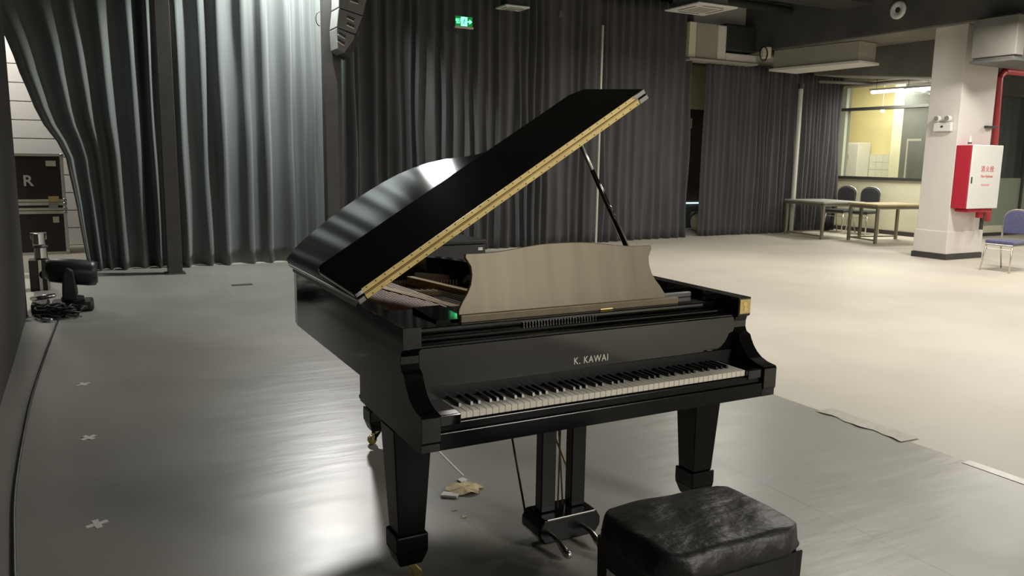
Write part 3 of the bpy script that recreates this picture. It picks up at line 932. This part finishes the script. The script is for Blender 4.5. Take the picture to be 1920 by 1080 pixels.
# moving head light lying by the wing
mh = empty('moving_head_light', 'black moving head stage light on the floor by the black wing', 'stage light', (-1.03, 6.55, 0.005))
obj('base', box(-0.17, 0.19, -0.17, 0.17, 0.0, 0.09), 'black', mh, bevel=0.03, seg=3)
obj('turntable', cyl((0.01, 0, 0.09), 0.10, 0.04, n=24), 'black', mh, bevel=0.006)
obj('yoke_arm', prism([(-0.075, 0.12), (0.06, 0.12), (0.05, 0.25), (0.035, 0.40), (-0.01, 0.435), (-0.055, 0.40), (-0.07, 0.25)], 1, -0.20, -0.15),
    'black', mh, bevel=0.015, seg=3)
obj('yoke_arm', prism([(-0.075, 0.12), (0.06, 0.12), (0.05, 0.25), (0.035, 0.40), (-0.01, 0.435), (-0.055, 0.40), (-0.07, 0.25)], 1, 0.15, 0.20),
    'black', mh, bevel=0.015, seg=3)
obj('yoke_bridge', box(-0.07, 0.055, -0.15, 0.15, 0.128, 0.17), 'black', mh, bevel=0.01)
hb = obj('head', tube([(-0.20, 0, 0.40), (-0.16, 0, 0.395), (0.02, 0, 0.37), (0.17, 0, 0.35), (0.23, 0, 0.34), (0.235, 0, 0.34)],
                      [0.08, 0.115, 0.125, 0.125, 0.115, 0.09], n=20), 'black', mh, smooth=True)
obj('lens', cyl((0.232, 0, 0.34), 0.085, 0.008, 0, n=20), 'lens', hb)
ft = empty('floor_fixture', 'low black stage fixture lying beside the moving head light', 'stage light', (-1.22, 6.62, 0.0))
obj('body', box(-0.15, 0.0, -0.20, 0.10, 0.0, 0.10), 'black', ft, bevel=0.02)
obj('bracket', tube([(-0.14, -0.05, 0.13), (-0.05, -0.26, 0.17), (0.06, -0.27, 0.185)], [0.022, 0.024, 0.02], n=10), 'steel', ft, smooth=True)
# cable heap (one tangle)
bm = bmesh.new()
rc = random.Random(4)
for q in range(14):
    cx, cy = -1.14 + rc.uniform(-0.09, 0.12), 6.20 + rc.uniform(-0.08, 0.03)
    r = rc.uniform(0.07, 0.13)
    ph = rc.uniform(0, 6)
    pts = [(cx + r * math.cos(ph + a * 0.45) * (1 + 0.2 * math.sin(a)), cy + 0.6 * r * math.sin(ph + a * 0.45), 0.022 + 0.007 * q + 0.012 * math.sin(a * 1.3))
           for a in range(15)]
    tube(pts, 0.010, bm, 6)
tag(obj('cable_heap', bm, 'cable', smooth=True), 'tangled heap of black cable in front of the moving head light', 'cable')
tag(obj('cable_plug', tube([(-1.26, 6.00, 0.025), (-1.21, 5.97, 0.025), (-1.18, 5.95, 0.025)], [0.02, 0.016, 0.01], n=10), 'steel', smooth=True),
    'shiny plug lying on the floor at the foot of the cable heap', 'plug')

sb = empty('stage_box', 'dark grey equipment box standing behind the piano, seen through the lid opening', 'equipment case', (2.1, 5.3, 0.005))
obj('body', box(-0.75, 0.585, -0.3, 0.3, 0.0, 0.66), 'speakerdark', sb, bevel=0.01)
obj('top_cover', box(-0.76, 0.595, -0.31, 0.31, 0.665, 0.705), 'black', sb, bevel=0.01)
obj('label', box(0.50, 0.55, -0.303, -0.3, 0.60, 0.63), 'plastic', sb)

# floor litter under the piano
rl = random.Random(9)
tr = empty('torn_packet', 'torn yellowish paper packet on the floor under the piano keyboard', 'litter', (0.60, 0.98, 0.006))
bm = bmesh.new()
n = 22
c0 = bm.verts.new((0, 0, 0.012))
ring = []
for k in range(n):
    a = 2 * math.pi * k / n
    r = 0.080 * (0.80 + 0.34 * rl.random())
    ring.append(bm.verts.new((r * 1.1 * math.cos(a), r * 0.95 * math.sin(a), 0.002 + 0.012 * rl.random())))
for k in range(n):
    bm.faces.new((c0, ring[k], ring[(k + 1) % n]))
obj('crumpled_sheet', bm, 'trash', tr)
obj('torn_foil', prism([(-0.13, -0.03), (-0.07, -0.075), (-0.05, -0.055), (-0.075, -0.02), (-0.10, 0.0)], 2, 0.0, 0.010), 'trash2', tr)
obj('torn_foil', prism([(0.02, 0.07), (0.06, 0.09), (0.05, 0.12), (0.015, 0.11)], 2, 0.0, 0.006), 'trash2', tr)
for x, y, lb_ in ((0.47, 0.71, 'tiny paper scrap on the vinyl nearest the camera below the torn packet'), (0.46, 0.79, 'tiny paper scrap between the torn packet and the nearer scrap')):
    tag(obj('paper_scrap', prism([(x, y), (x + 0.022, y + 0.006), (x + 0.018, y + 0.02), (x + 0.004, y + 0.016)], 2, 0.0055, 0.008), 'trash'),
        lb_, 'litter', 'tiny paper scraps')
tag(obj('thin_tape', prism([(0.685, 1.50), (0.694, 1.50), (0.672, 1.13), (0.664, 1.13)], 2, 0.005, 0.0065), 'crosstape'),
    'thin pale line of tape running to the torn packet', 'tape')

# ================================================================== PIANO
W, H = 1.504, 0.985
T = 0.065
P = empty('grand_piano', 'glossy black grand piano with raised lid standing on the grey vinyl', 'piano', (0, 0, 0))

outer = [(0, 0.62), (0, 1.60), (0.012, 1.70), (0.06, 1.82), (0.15, 1.90), (0.28, 1.955), (0.43, 1.985), (0.58, 1.985), (0.71, 1.955),
         (0.81, 1.89), (0.88, 1.79), (0.93, 1.64), (0.97, 1.48), (1.02, 1.33), (1.10, 1.20), (1.20, 1.12), (1.32, 1.06), (1.42, 1.0),
         (1.48, 0.92), (W, 0.80), (W, 0.62)]


def offset_in(pts, d):
    out = []
    for i, p in enumerate(pts):
        a = Vector(pts[max(i - 1, 0)])
        b = Vector(pts[min(i + 1, len(pts) - 1)])
        t = (b - a).normalized()
        nrm = Vector((t.y, -t.x))       # outline goes clockwise seen from above: inside is to the right
        out.append((p[0] + nrm.x * d, p[1] + nrm.y * d))
    return out


inner = offset_in(outer, T)
bm = bmesh.new()
zb = 0.715
vo0 = [bm.verts.new((*p, zb)) for p in outer]
vo1 = [bm.verts.new((*p, H)) for p in outer]
vi0 = [bm.verts.new((*p, zb)) for p in inner]
vi1 = [bm.verts.new((*p, H)) for p in inner]
for i in range(len(outer) - 1):
    bm.faces.new((vo0[i], vo0[i + 1], vo1[i + 1], vo1[i]))
    bm.faces.new((vi0[i], vi1[i], vi1[i + 1], vi0[i + 1]))
    bm.faces.new((vo1[i], vo1[i + 1], vi1[i + 1], vi1[i]))
    bm.faces.new((vo0[i], vi0[i], vi0[i + 1], vo0[i + 1]))
bm.faces.new((vo0[0], vo1[0], vi1[0], vi0[0]))
bm.faces.new((vo0[-1], vi0[-1], vi1[-1], vo1[-1]))
obj('rim', bm, 'lacquer', P)
# cheeks with the curved arms (profile in y,z)
cheek = [(0.62, 0.615), (0.0, 0.615), (0.0, 0.640), (-0.006, 0.650), (-0.006, 0.728), (0.0, 0.736), (0.02, 0.738), (0.045, 0.742),
         (0.075, 0.752), (0.10, 0.768), (0.122, 0.790), (0.138, 0.815), (0.146, 0.832), (0.168, 0.842), (0.176, 0.860), (0.176, 0.885),
         (0.170, 0.902), (0.158, 0.908), (0.155, 0.912), (0.155, 0.985), (0.62, 0.985)]
for x0 in (0.0, W - T):
    obj('cheek', prism(cheek, 0, x0, x0 + T), 'lacquer', P, bevel=0.0015)
gp = obj('corner_plate', box(W - T + 0.004, W - 0.003, 0.151, 0.155, 0.918, 0.978), 'brass', P, bevel=0.003)
gp['label'] = 'worn amber corner plate'
obj('emblem', prism([(W - 0.045, 0.965), (W - 0.03, 0.97), (W - 0.022, 0.955), (W - 0.03, 0.948), (W - 0.018, 0.935), (W - 0.03, 0.928),
                     (W - 0.042, 0.932), (W - 0.036, 0.946), (W - 0.046, 0.955)], 1, 0.1495, 0.151), 'hinge', gp)
# keybed
obj('keybed', box(T - 0.002, W - T + 0.002, 0.0, 0.64, 0.615, 0.672), 'satin', P, bevel=0.003)
obj('keybed_underside', box(0.02, W - 0.02, 0.05, 0.70, 0.60, 0.615), 'satin', P, bevel=0.003)
obj('key_slip', box(T, W - T, 0.010, 0.028, 0.672, 0.700), 'satin', P, bevel=0.003)
for x0, x1 in ((T, 0.141), (1.363, W - T)):
    obj('key_block', box(x0 + 0.001, x1 - 0.001, 0.004, 0.19, 0.690, 0.729), 'lacquer', P, bevel=0.004)
# fallboard and rails
fb = obj('fallboard', prism([(0.172, 0.735), (0.176, 0.9045), (0.20, 0.9045), (0.205, 0.73)], 0, T, W - T), 'lacquer', P)
text_mesh('lettering', 'K. KAWAI', 0.036, 'letter', fb, 0.0006,
          Matrix.Translation((0.742, 0.1728, 0.800)) @ Matrix.Rotation(math.radians(88.7), 4, 'X'), width=0.150, spacing=1.15, bold=0.0004)
obj('name_rail', box(T, W - T, 0.176, 0.275, 0.9055, 0.917), 'lacquer', P, bevel=0.004)
obj('front_ledge', box(T, W - T, 0.215, 0.30, 0.917, 0.932), 'lacquer', P, bevel=0.004)
obj('music_shelf', box(T, W - T, 0.262, 0.60, 0.932, 0.955), 'lacquer', P, bevel=0.004)
obj('key_reflection_mask', box(T + 0.001, W - T - 0.001, 0.1685, 0.1715, 0.727, 0.772), 'cable', P)  # matte dark strip added to keep key reflections off the fallboard foot
bm = bmesh.new()
for k in range(26):
    x = 0.50 + k * 0.0125
    cyl((x, 0.256, 0.9325), 0.0028, 0.012, 2, n=6, bm=bm)
o = obj('brass_pins', bm, 'steel', P)
o['kind'] = 'stuff'
# rail in front of the desk
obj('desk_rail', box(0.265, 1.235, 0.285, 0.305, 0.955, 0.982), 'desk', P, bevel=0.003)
obj('desk_hinge', box(0.85, 0.91, 0.281, 0.285, 0.956, 0.963), 'brass', P, bevel=0.002)
obj('desk_slide', box(1.20, 1.40, 0.40, 0.42, 0.955, 0.975), 'capsteel', P, bevel=0.003)
bm = box(0.19, 0.302, 0.33, 0.56, 0.9555, 0.962)
for v in bm.verts:
    if v.co.z > 0.96:
        v.co.z += (v.co.y - 0.33) * math.tan(math.radians(2.1))
obj('sign_reflector', bm, 'lacquer', P)  # glossy plate added and tilted to mirror the green exit sign
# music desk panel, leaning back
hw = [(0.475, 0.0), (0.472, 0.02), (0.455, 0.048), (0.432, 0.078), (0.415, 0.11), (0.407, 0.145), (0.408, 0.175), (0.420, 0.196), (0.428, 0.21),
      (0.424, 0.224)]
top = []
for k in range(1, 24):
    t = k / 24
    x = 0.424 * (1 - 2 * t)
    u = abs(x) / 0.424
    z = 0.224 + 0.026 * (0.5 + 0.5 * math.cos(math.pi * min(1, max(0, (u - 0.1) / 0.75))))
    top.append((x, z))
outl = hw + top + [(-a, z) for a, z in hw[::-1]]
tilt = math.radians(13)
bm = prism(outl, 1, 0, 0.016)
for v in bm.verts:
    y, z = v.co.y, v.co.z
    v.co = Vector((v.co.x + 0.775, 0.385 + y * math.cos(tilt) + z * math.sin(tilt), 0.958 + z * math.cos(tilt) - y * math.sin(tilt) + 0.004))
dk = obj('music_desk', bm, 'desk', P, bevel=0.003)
dk['label'] = 'glossy black music desk with its beige reflection put into the colour'
obj('desk_prop', tube([(0.78, 0.43, 1.10), (0.78, 0.56, 0.957)], 0.006, n=8), 'steel', P)
obj('desk_prop', tube([(0.55, 0.43, 1.10), (0.55, 0.56, 0.957)], 0.006, n=8), 'steel', P)

# inside: soundboard, plate, strings
inn2 = offset_in(outer, T + 0.002)
obj('soundboard', prism(inn2[1:-1] + [(W - T - 0.002, 0.60), (T + 0.002, 0.60)], 2, 0.72, 0.84), 'plate', P)
inn3 = offset_in(outer, T + 0.03)
bm = prism(inn3[1:-1] + [(W - T - 0.03, 0.60), (T + 0.03, 0.60)], 2, 0.84, 0.858)
obj('iron_plate', bm, 'plate', P, bevel=0.004)
obj('pin_block', box(T + 0.002, W - T - 0.002, 0.60, 0.74, 0.842, 0.895), 'plate', P, bevel=0.004)
for (a, b, wd, hh) in (((0.34, 1.60), (0.515, 0.75), 0.024, 0.905), ((0.62, 1.72), (0.80, 0.75), 0.018, 0.905), ((0.95, 1.25), (1.06, 0.75), 0.018, 0.90),
                       ((0.10, 1.30), (0.30, 0.80), 0.010, 0.885)):
    a, b = Vector(a), Vector(b)
    t = (b - a).normalized()
    nn = Vector((-t.y, t.x)) * wd
    obj('plate_bar', prism([tuple(a + nn), tuple(a - nn), tuple(b - nn), tuple(b + nn)], 2, 0.858, hh), 'bar', P, bevel=0.004)
bm = bmesh.new()
for k in range(46):      # treble and tenor strings
    x0 = 0.28 + k * 0.025
    yb = 1.72 - 0.62 * (k / 45) ** 0.8
    tube([(x0, 0.76, 0.888), (x0 - 0.09 + 0.05 * k / 45, yb, 0.880)], 0.0020, bm, 4, False)
o = obj('strings', bm, 'string', P)
o['kind'] = 'stuff'
bm = bmesh.new()
for k in range(22):      # bass strings
    x0 = 0.15 + k * 0.0145
    tube([(x0 + 0.05, 0.76, 0.90), (x0 - 0.015 + 0.001 * k, 1.60 + 0.005 * k, 0.895)], 0.0036, bm, 5, False)
o = obj('bass_strings', bm, 'copper', P)
o['kind'] = 'stuff'
bm = bmesh.new()
for r in range(3):
    for k in range(70):
        cyl((0.12 + k * 0.0182 + r * 0.006, 0.645 + r * 0.028, 0.90), 0.003, 0.02, 2, n=5, bm=bm)
o = obj('tuning_pins', bm, 'steel', P)
o['kind'] = 'stuff'
bm = bmesh.new()
for k in range(40):
    cyl((0.30 + k * 0.014, 1.62 + 0.10 * math.sin(k / 39 * math.pi), 0.858), 0.0045, 0.028, 2, n=6, bm=bm)
o = obj('hitch_pins', bm, 'steel', P)
o['kind'] = 'stuff'
obj('bridge', prism([(0.22, 1.50), (0.27, 1.54), (0.80, 1.38), (1.10, 1.02), (1.07, 1.0), (0.77, 1.33)], 2, 0.858, 0.878), 'bar', P)
obj('agraffe_bar', prism([(0.70, 1.86), (0.93, 1.60), (0.945, 1.62), (0.72, 1.88)], 2, 0.858, 0.90), 'string', P, bevel=0.003)

bm = bmesh.new()
for k in range(10):     # slanting ribs of the plate beside the bass strings
    y = 0.86 + k * 0.045
    prism([(0.10, y + 0.03), (0.10, y + 0.042), (0.30 - k * 0.012, y - 0.03 + 0.012), (0.30 - k * 0.012, y - 0.03)], 2, 0.859, 0.884, bm)
obj('plate_ribs', bm, 'bar', P)['kind'] = 'stuff'

# keys ---------------------------------------------------------------
KX0 = (W - 1.222) / 2
kw = 1.222 / 52
bm = box(0.0006, kw - 0.0006, 0.0, 0.158, -0.022, 0.0)
wk = obj('white_key', bm, 'ivory', P, bevel=0.0012, seg=1)
wk.location = (KX0, 0.020, 0.7255)
for k in range(1, 52):
    c = wk.copy()
    COL.objects.link(c)
    c.location = (KX0 + k * kw, 0.020, 0.7255)
bm = frustum((0, 0.047, 0.0), 0.0062, 0.047, (0, 0.049, 0.0125), 0.0048, 0.0445)
bk = obj('black_key', bm, 'ebony', P, bevel=0.001, seg=1)
first = True
# keyboard starts on A: notes A B C D E F G
for k in range(51):
    note = 'ABCDEFG'[k % 7]
    if note in 'BE':
        continue
    x = KX0 + (k + 1) * kw + {'A': 0.0022, 'C': -0.0022, 'D': 0.0022, 'F': -0.0028, 'G': 0.0}[note]
    if first:
        bk.location = (x, 0.072, 0.7255)
        first = False
    else:
        c = bk.copy()
        COL.objects.link(c)
        c.location = (x, 0.072, 0.7255)
obj('key_frame', box(T + 0.01, W - T - 0.01, 0.03, 0.60, 0.673, 0.70), 'ebony', P)

# legs ----------------------------------------------------------------
def piano_leg(cx, cy, ztop, flip=1):
    e = obj('leg', frustum((cx, cy, 0.205), 0.050, 0.050, (cx, cy, ztop), 0.072, 0.070), 'satin', P, bevel=0.004)
    obj('ferrule', frustum((cx, cy, 0.085), 0.042, 0.042, (cx, cy, 0.14), 0.060, 0.060), 'satin', e, bevel=0.004)
    obj('ferrule_collar', frustum((cx, cy, 0.14), 0.060, 0.060, (cx, cy, 0.205), 0.060, 0.060), 'satin', e, bevel=0.006)
    cs_ = obj('caster_fork', prism([(cx - 0.016, 0.085), (cx + 0.016, 0.085), (cx + 0.040 * flip, 0.05), (cx + 0.040 * flip, 0.018), (cx + 0.020 * flip, 0.018),
                                    (cx + 0.012 * flip, 0.05)], 1, cy - 0.018, cy + 0.018), 'brass', e, bevel=0.003)
    obj('caster_wheel', cyl((cx + 0.030 * flip, cy - 0.014, 0.0295), 0.024, 0.028, 1, n=20), 'brass', e, bevel=0.003)
    return e


piano_leg(0.078, 0.335, 0.605)
piano_leg(W - 0.09, 0.335, 0.605)
piano_leg(0.44, 1.74, 0.718, -1)
obj('leg_block', box(0.32, 0.56, 1.60, 1.88, 0.69, 0.716), 'satin', P, bevel=0.004)
# underside beams
obj('under_beam', prism([(0.10, 0.70), (0.18, 0.70), (0.50, 1.80), (0.42, 1.80)], 2, 0.64, 0.714), 'satin', P)
obj('under_beam', prism([(0.75, 0.70), (0.83, 0.70), (0.55, 1.80), (0.47, 1.80)], 2, 0.64, 0.714), 'satin', P)
obj('under_beam', prism([(1.36, 0.70), (1.44, 0.70), (0.62, 1.70), (0.56, 1.66)], 2, 0.64, 0.714), 'satin', P)

# lyre ------------------------------------------------------------------
for cx in (0.685, 0.825):
    obj('lyre_post', box(cx - 0.033, cx + 0.033, 0.36, 0.41, 0.135, 0.602), 'satin', P, bevel=0.004)
obj('lyre_top', box(0.62, 0.89, 0.33, 0.44, 0.57, 0.602), 'satin', P, bevel=0.004)
bm = bmesh.new()
oc = []
for (y, z) in ((0.30, 0.062), (0.30, 0.112), (0.325, 0.137), (0.43, 0.137), (0.455, 0.112), (0.455, 0.062), (0.43, 0.035), (0.325, 0.035)):
    oc.append((y, z))
lb = obj('pedal_box', prism([(0.612, 0.10), (0.632, 0.133), (0.878, 0.133), (0.898, 0.10), (0.898, 0.065), (0.872, 0.03), (0.638, 0.03), (0.612, 0.065)],
                            1, 0.30, 0.45), 'satin', P, bevel=0.008)
obj('box_edge_highlight', box(0.645, 0.868, 0.297, 0.303, 0.129, 0.135), 'steel', lb, bevel=0.002)  # thin bright strip standing in for the highlight along the box edge
for x in (0.675, 0.832):
    pd_ = obj('pedal', tube(smooth_path([(x, 0.32, 0.062), (x, 0.27, 0.060), (x, 0.23, 0.045), (x, 0.20, 0.036)], 4),
                            [0.007, 0.0075, 0.008, 0.009, 0.010, 0.011, 0.012, 0.013, 0.014, 0.0145, 0.0145, 0.013, 0.010], n=10), 'steel', P, smooth=True)
    obj('pedal_tip', tube([(x, 0.205, 0.036), (x, 0.188, 0.034), (x, 0.176, 0.033)], [0.0155, 0.0165, 0.009], n=12), 'steel', pd_, smooth=True)
obj('lyre_brace', tube([(0.625, 0.44, 0.115), (0.74, 0.95, 0.70)], 0.005, n=8), 'rod', P)
obj('lyre_brace', tube([(0.885, 0.44, 0.115), (0.86, 0.95, 0.70)], 0.005, n=8), 'rod', P)
obj('trap_rod', tube([(0.745, 0.385, 0.13), (0.75, 0.385, 0.605)], 0.0035, n=6), 'rod', P)
obj('trap_rod', tube([(0.775, 0.395, 0.13), (0.735, 0.395, 0.605)], 0.0035, n=6), 'rod', P)

# lid ---------------------------------------------------------------------
TH = 0.559
LT = 0.022

lid_out = [(0.0, 0.60), (-0.005, 1.70), (0.015, 1.812), (0.078, 1.903), (0.17, 1.97), (0.283, 2.021), (0.36, 2.055), (0.45, 2.080), (0.54, 2.086), (0.63, 2.080),
           (0.72, 2.060), (0.80, 2.020), (0.87, 1.945), (0.925, 1.83), (0.965, 1.69), (0.99, 1.55), (1.012, 1.41), (1.05, 1.31), (1.12, 1.25), (1.22, 1.215),
           (1.34, 1.20), (1.46, 1.185), (1.50, 1.165), (1.515, 1.10), (1.515, 0.60)]
LM = Matrix.Translation((0, 0, H + 0.002)) @ Matrix.Rotation(-TH, 4, 'Y')


def lid_obj(name, bm, m, parent=None, bevel=0.003, **k):
    bm.transform(LM)
    return obj(name, bm, m, parent or P, bevel=bevel, **k)


FM = Matrix.Translation((0, 0.60, LT + 0.004)) @ Matrix.Rotation(math.radians(5.0), 4, 'X') @ Matrix.Translation((0, -0.60, -LT - 0.004))
main_lid = lid_obj('lid', prism(lid_out, 2, 0.0, LT), 'lacquer', bevel=0.004)
fbm = prism([(0.0, 0.60), (0.0, 1.02), (0.012, 1.06), (0.03, 1.075), (1.44, 1.075), (1.50, 1.02), (1.510, 0.60)], 2, LT + 0.004, 2 * LT + 0.004)
fbm.transform(FM)
flap = lid_obj('lid_flap', fbm, 'lacquer', bevel=0.004)
for z0 in (0.003, LT + 0.008):
    hg = lid_obj('hinge_leaf', box(0.035, 1.46, 0.5975, 0.600, z0, z0 + LT - 0.006 + 0.002), 'hinge', bevel=0.0)
    bm = bmesh.new()
    for k in range(34):
        s = 0.055 + k * (1.385 / 33) + (0.008 if z0 < 0.01 else 0)
        cyl((s, 0.5965, z0 + (0.006 if z0 < 0.01 else 0.012)), 0.0028, 0.0012, 1, n=8, bm=bm)
    lid_obj('hinge_screws', bm, 'screw', hg, bevel=0.0)
    if z0 < 0.01:
        lid_obj('lid_end_cap', box(1.462, 1.512, 0.5965, 0.603, z0 - 0.002, z0 + LT - 0.004), 'capsteel', hg, bevel=0.002)
        lid_obj('lid_end_cap', box(0.0, 0.030, 0.5965, 0.603, z0 - 0.002, z0 + LT - 0.004), 'capsteel', hg, bevel=0.002)
    else:
        lid_obj('lid_end_cap', box(1.445, 1.508, 0.5965, 0.603, z0 - 0.002, z0 + LT - 0.004), 'capsteel', hg, bevel=0.002)
lid_obj('hinge_knuckle', tube([(0.035, 0.598, LT + 0.003), (1.46, 0.598, LT + 0.003)], 0.0035, n=8), 'brass', bevel=0.0)
# long hinge on the spine
obj('spine_hinge', box(-0.003, 0.0, 0.64, 1.66, H - 0.014, H + 0.006), 'capsteel', P)
# lid prop stick
lp = LM @ Vector((1.150, 0.655, 0.0))
st_ = obj('lid_prop', tube([tuple(lp), (1.452, 0.78, 0.925)], [0.0085, 0.016], n=10), 'lacquer', P, smooth=True)
obj('prop_sleeve', tube([tuple(Vector(lp).lerp(Vector((1.452, 0.78, 0.925)), 0.0)), tuple(Vector(lp).lerp(Vector((1.452, 0.78, 0.925)), 0.30))],
                        [0.0088, 0.0105], n=10), 'steel', st_, smooth=True)

# ================================================================== BENCH
B = empty('piano_bench', 'black leather topped piano bench in front of the keyboard', 'bench', (0.665, -0.535, 0.0), -0.02)
hx, hy = 0.265, 0.185
bm = bmesh.new()
nx, ny = 40, 28
g = [[None] * (ny + 1) for _ in range(nx + 1)]
rw = random.Random(21)
for a in range(nx + 1):
    for b in range(ny + 1):
        u, v = 2 * a / nx - 1, 2 * b / ny - 1
        def sq(t):
            return math.copysign(abs(t) ** 0.8, t)
        x, y = sq(u) * hx, sq(v) * hy
        e_ = max(abs(u), abs(v))
        h_ = 0.505 - 0.012 * (abs(u) ** 4 + abs(v) ** 4)
        if e_ > 0.84:
            k = (e_ - 0.84) / 0.16
            h_ -= 0.040 * k ** 2.2
            h_ += 0.0012 * math.sin(60 * (x - y)) * k
        h_ += 0.0022 * math.sin(13 * x + 20 * y) + 0.0016 * math.sin(31 * x - 17 * y + 1)
        rr = 1.0
        # round the corners
        cxr = max(0, abs(u) + abs(v) - 1.6) * 0.075
        x -= math.copysign(cxr, u)
        y -= math.copysign(cxr, v)
        g[a][b] = bm.verts.new((x * rr, y * rr, h_))
for a in range(nx):
    for b in range(ny):
        bm.faces.new((g[a][b], g[a + 1][b], g[a + 1][b + 1], g[a][b + 1]))
border = [g[a][0] for a in range(nx + 1)] + [g[nx][b] for b in range(1, ny + 1)] + [g[a][ny] for a in range(nx - 1, -1, -1)] + [g[0][b] for b in range(ny - 1, 0, -1)]
mid = [bm.verts.new((v.co.x * 1.015 + 0.003 * math.sin(70 * v.co.y + 55 * v.co.x), v.co.y * 1.02 + 0.003 * math.sin(80 * v.co.x), 0.436 + 0.003 * math.sin(45 * v.co.x + 30 * v.co.y)))
       for v in border]
low = [bm.verts.new((v.co.x * 0.985, v.co.y * 0.985, 0.418)) for v in border]
nb = len(border)
for i in range(nb):
    bm.faces.new((border[i], border[(i + 1) % nb], mid[(i + 1) % nb], mid[i]))
    bm.faces.new((mid[i], mid[(i + 1) % nb], low[(i + 1) % nb], low[i]))
bm.faces.new(low)
obj('cushion', bm, 'leather', B, smooth=True)
for sy in (-1, 1):
    obj('apron', box(-hx + 0.05, hx - 0.05, sy * (hy - 0.025) - 0.01, sy * (hy - 0.025) + 0.01, 0.335, 0.417), 'benchwood', B, bevel=0.002)
for sx in (-1, 1):
    obj('apron', box(sx * (hx - 0.028) - 0.01, sx * (hx - 0.028) + 0.01, -hy + 0.05, hy - 0.05, 0.335, 0.417), 'benchwood', B, bevel=0.002)
    for sy in (-1, 1):
        cx, cy = sx * (hx - 0.045), sy * (hy - 0.042)
        obj('leg', frustum((cx, cy, 0.0), 0.019, 0.019, (cx, cy, 0.417), 0.026, 0.026), 'benchwood', B, bevel=0.003)
obj('maker_tab', box(-0.235, -0.185, -hy + 0.009, -hy + 0.0145, 0.412, 0.419), 'pink', B)
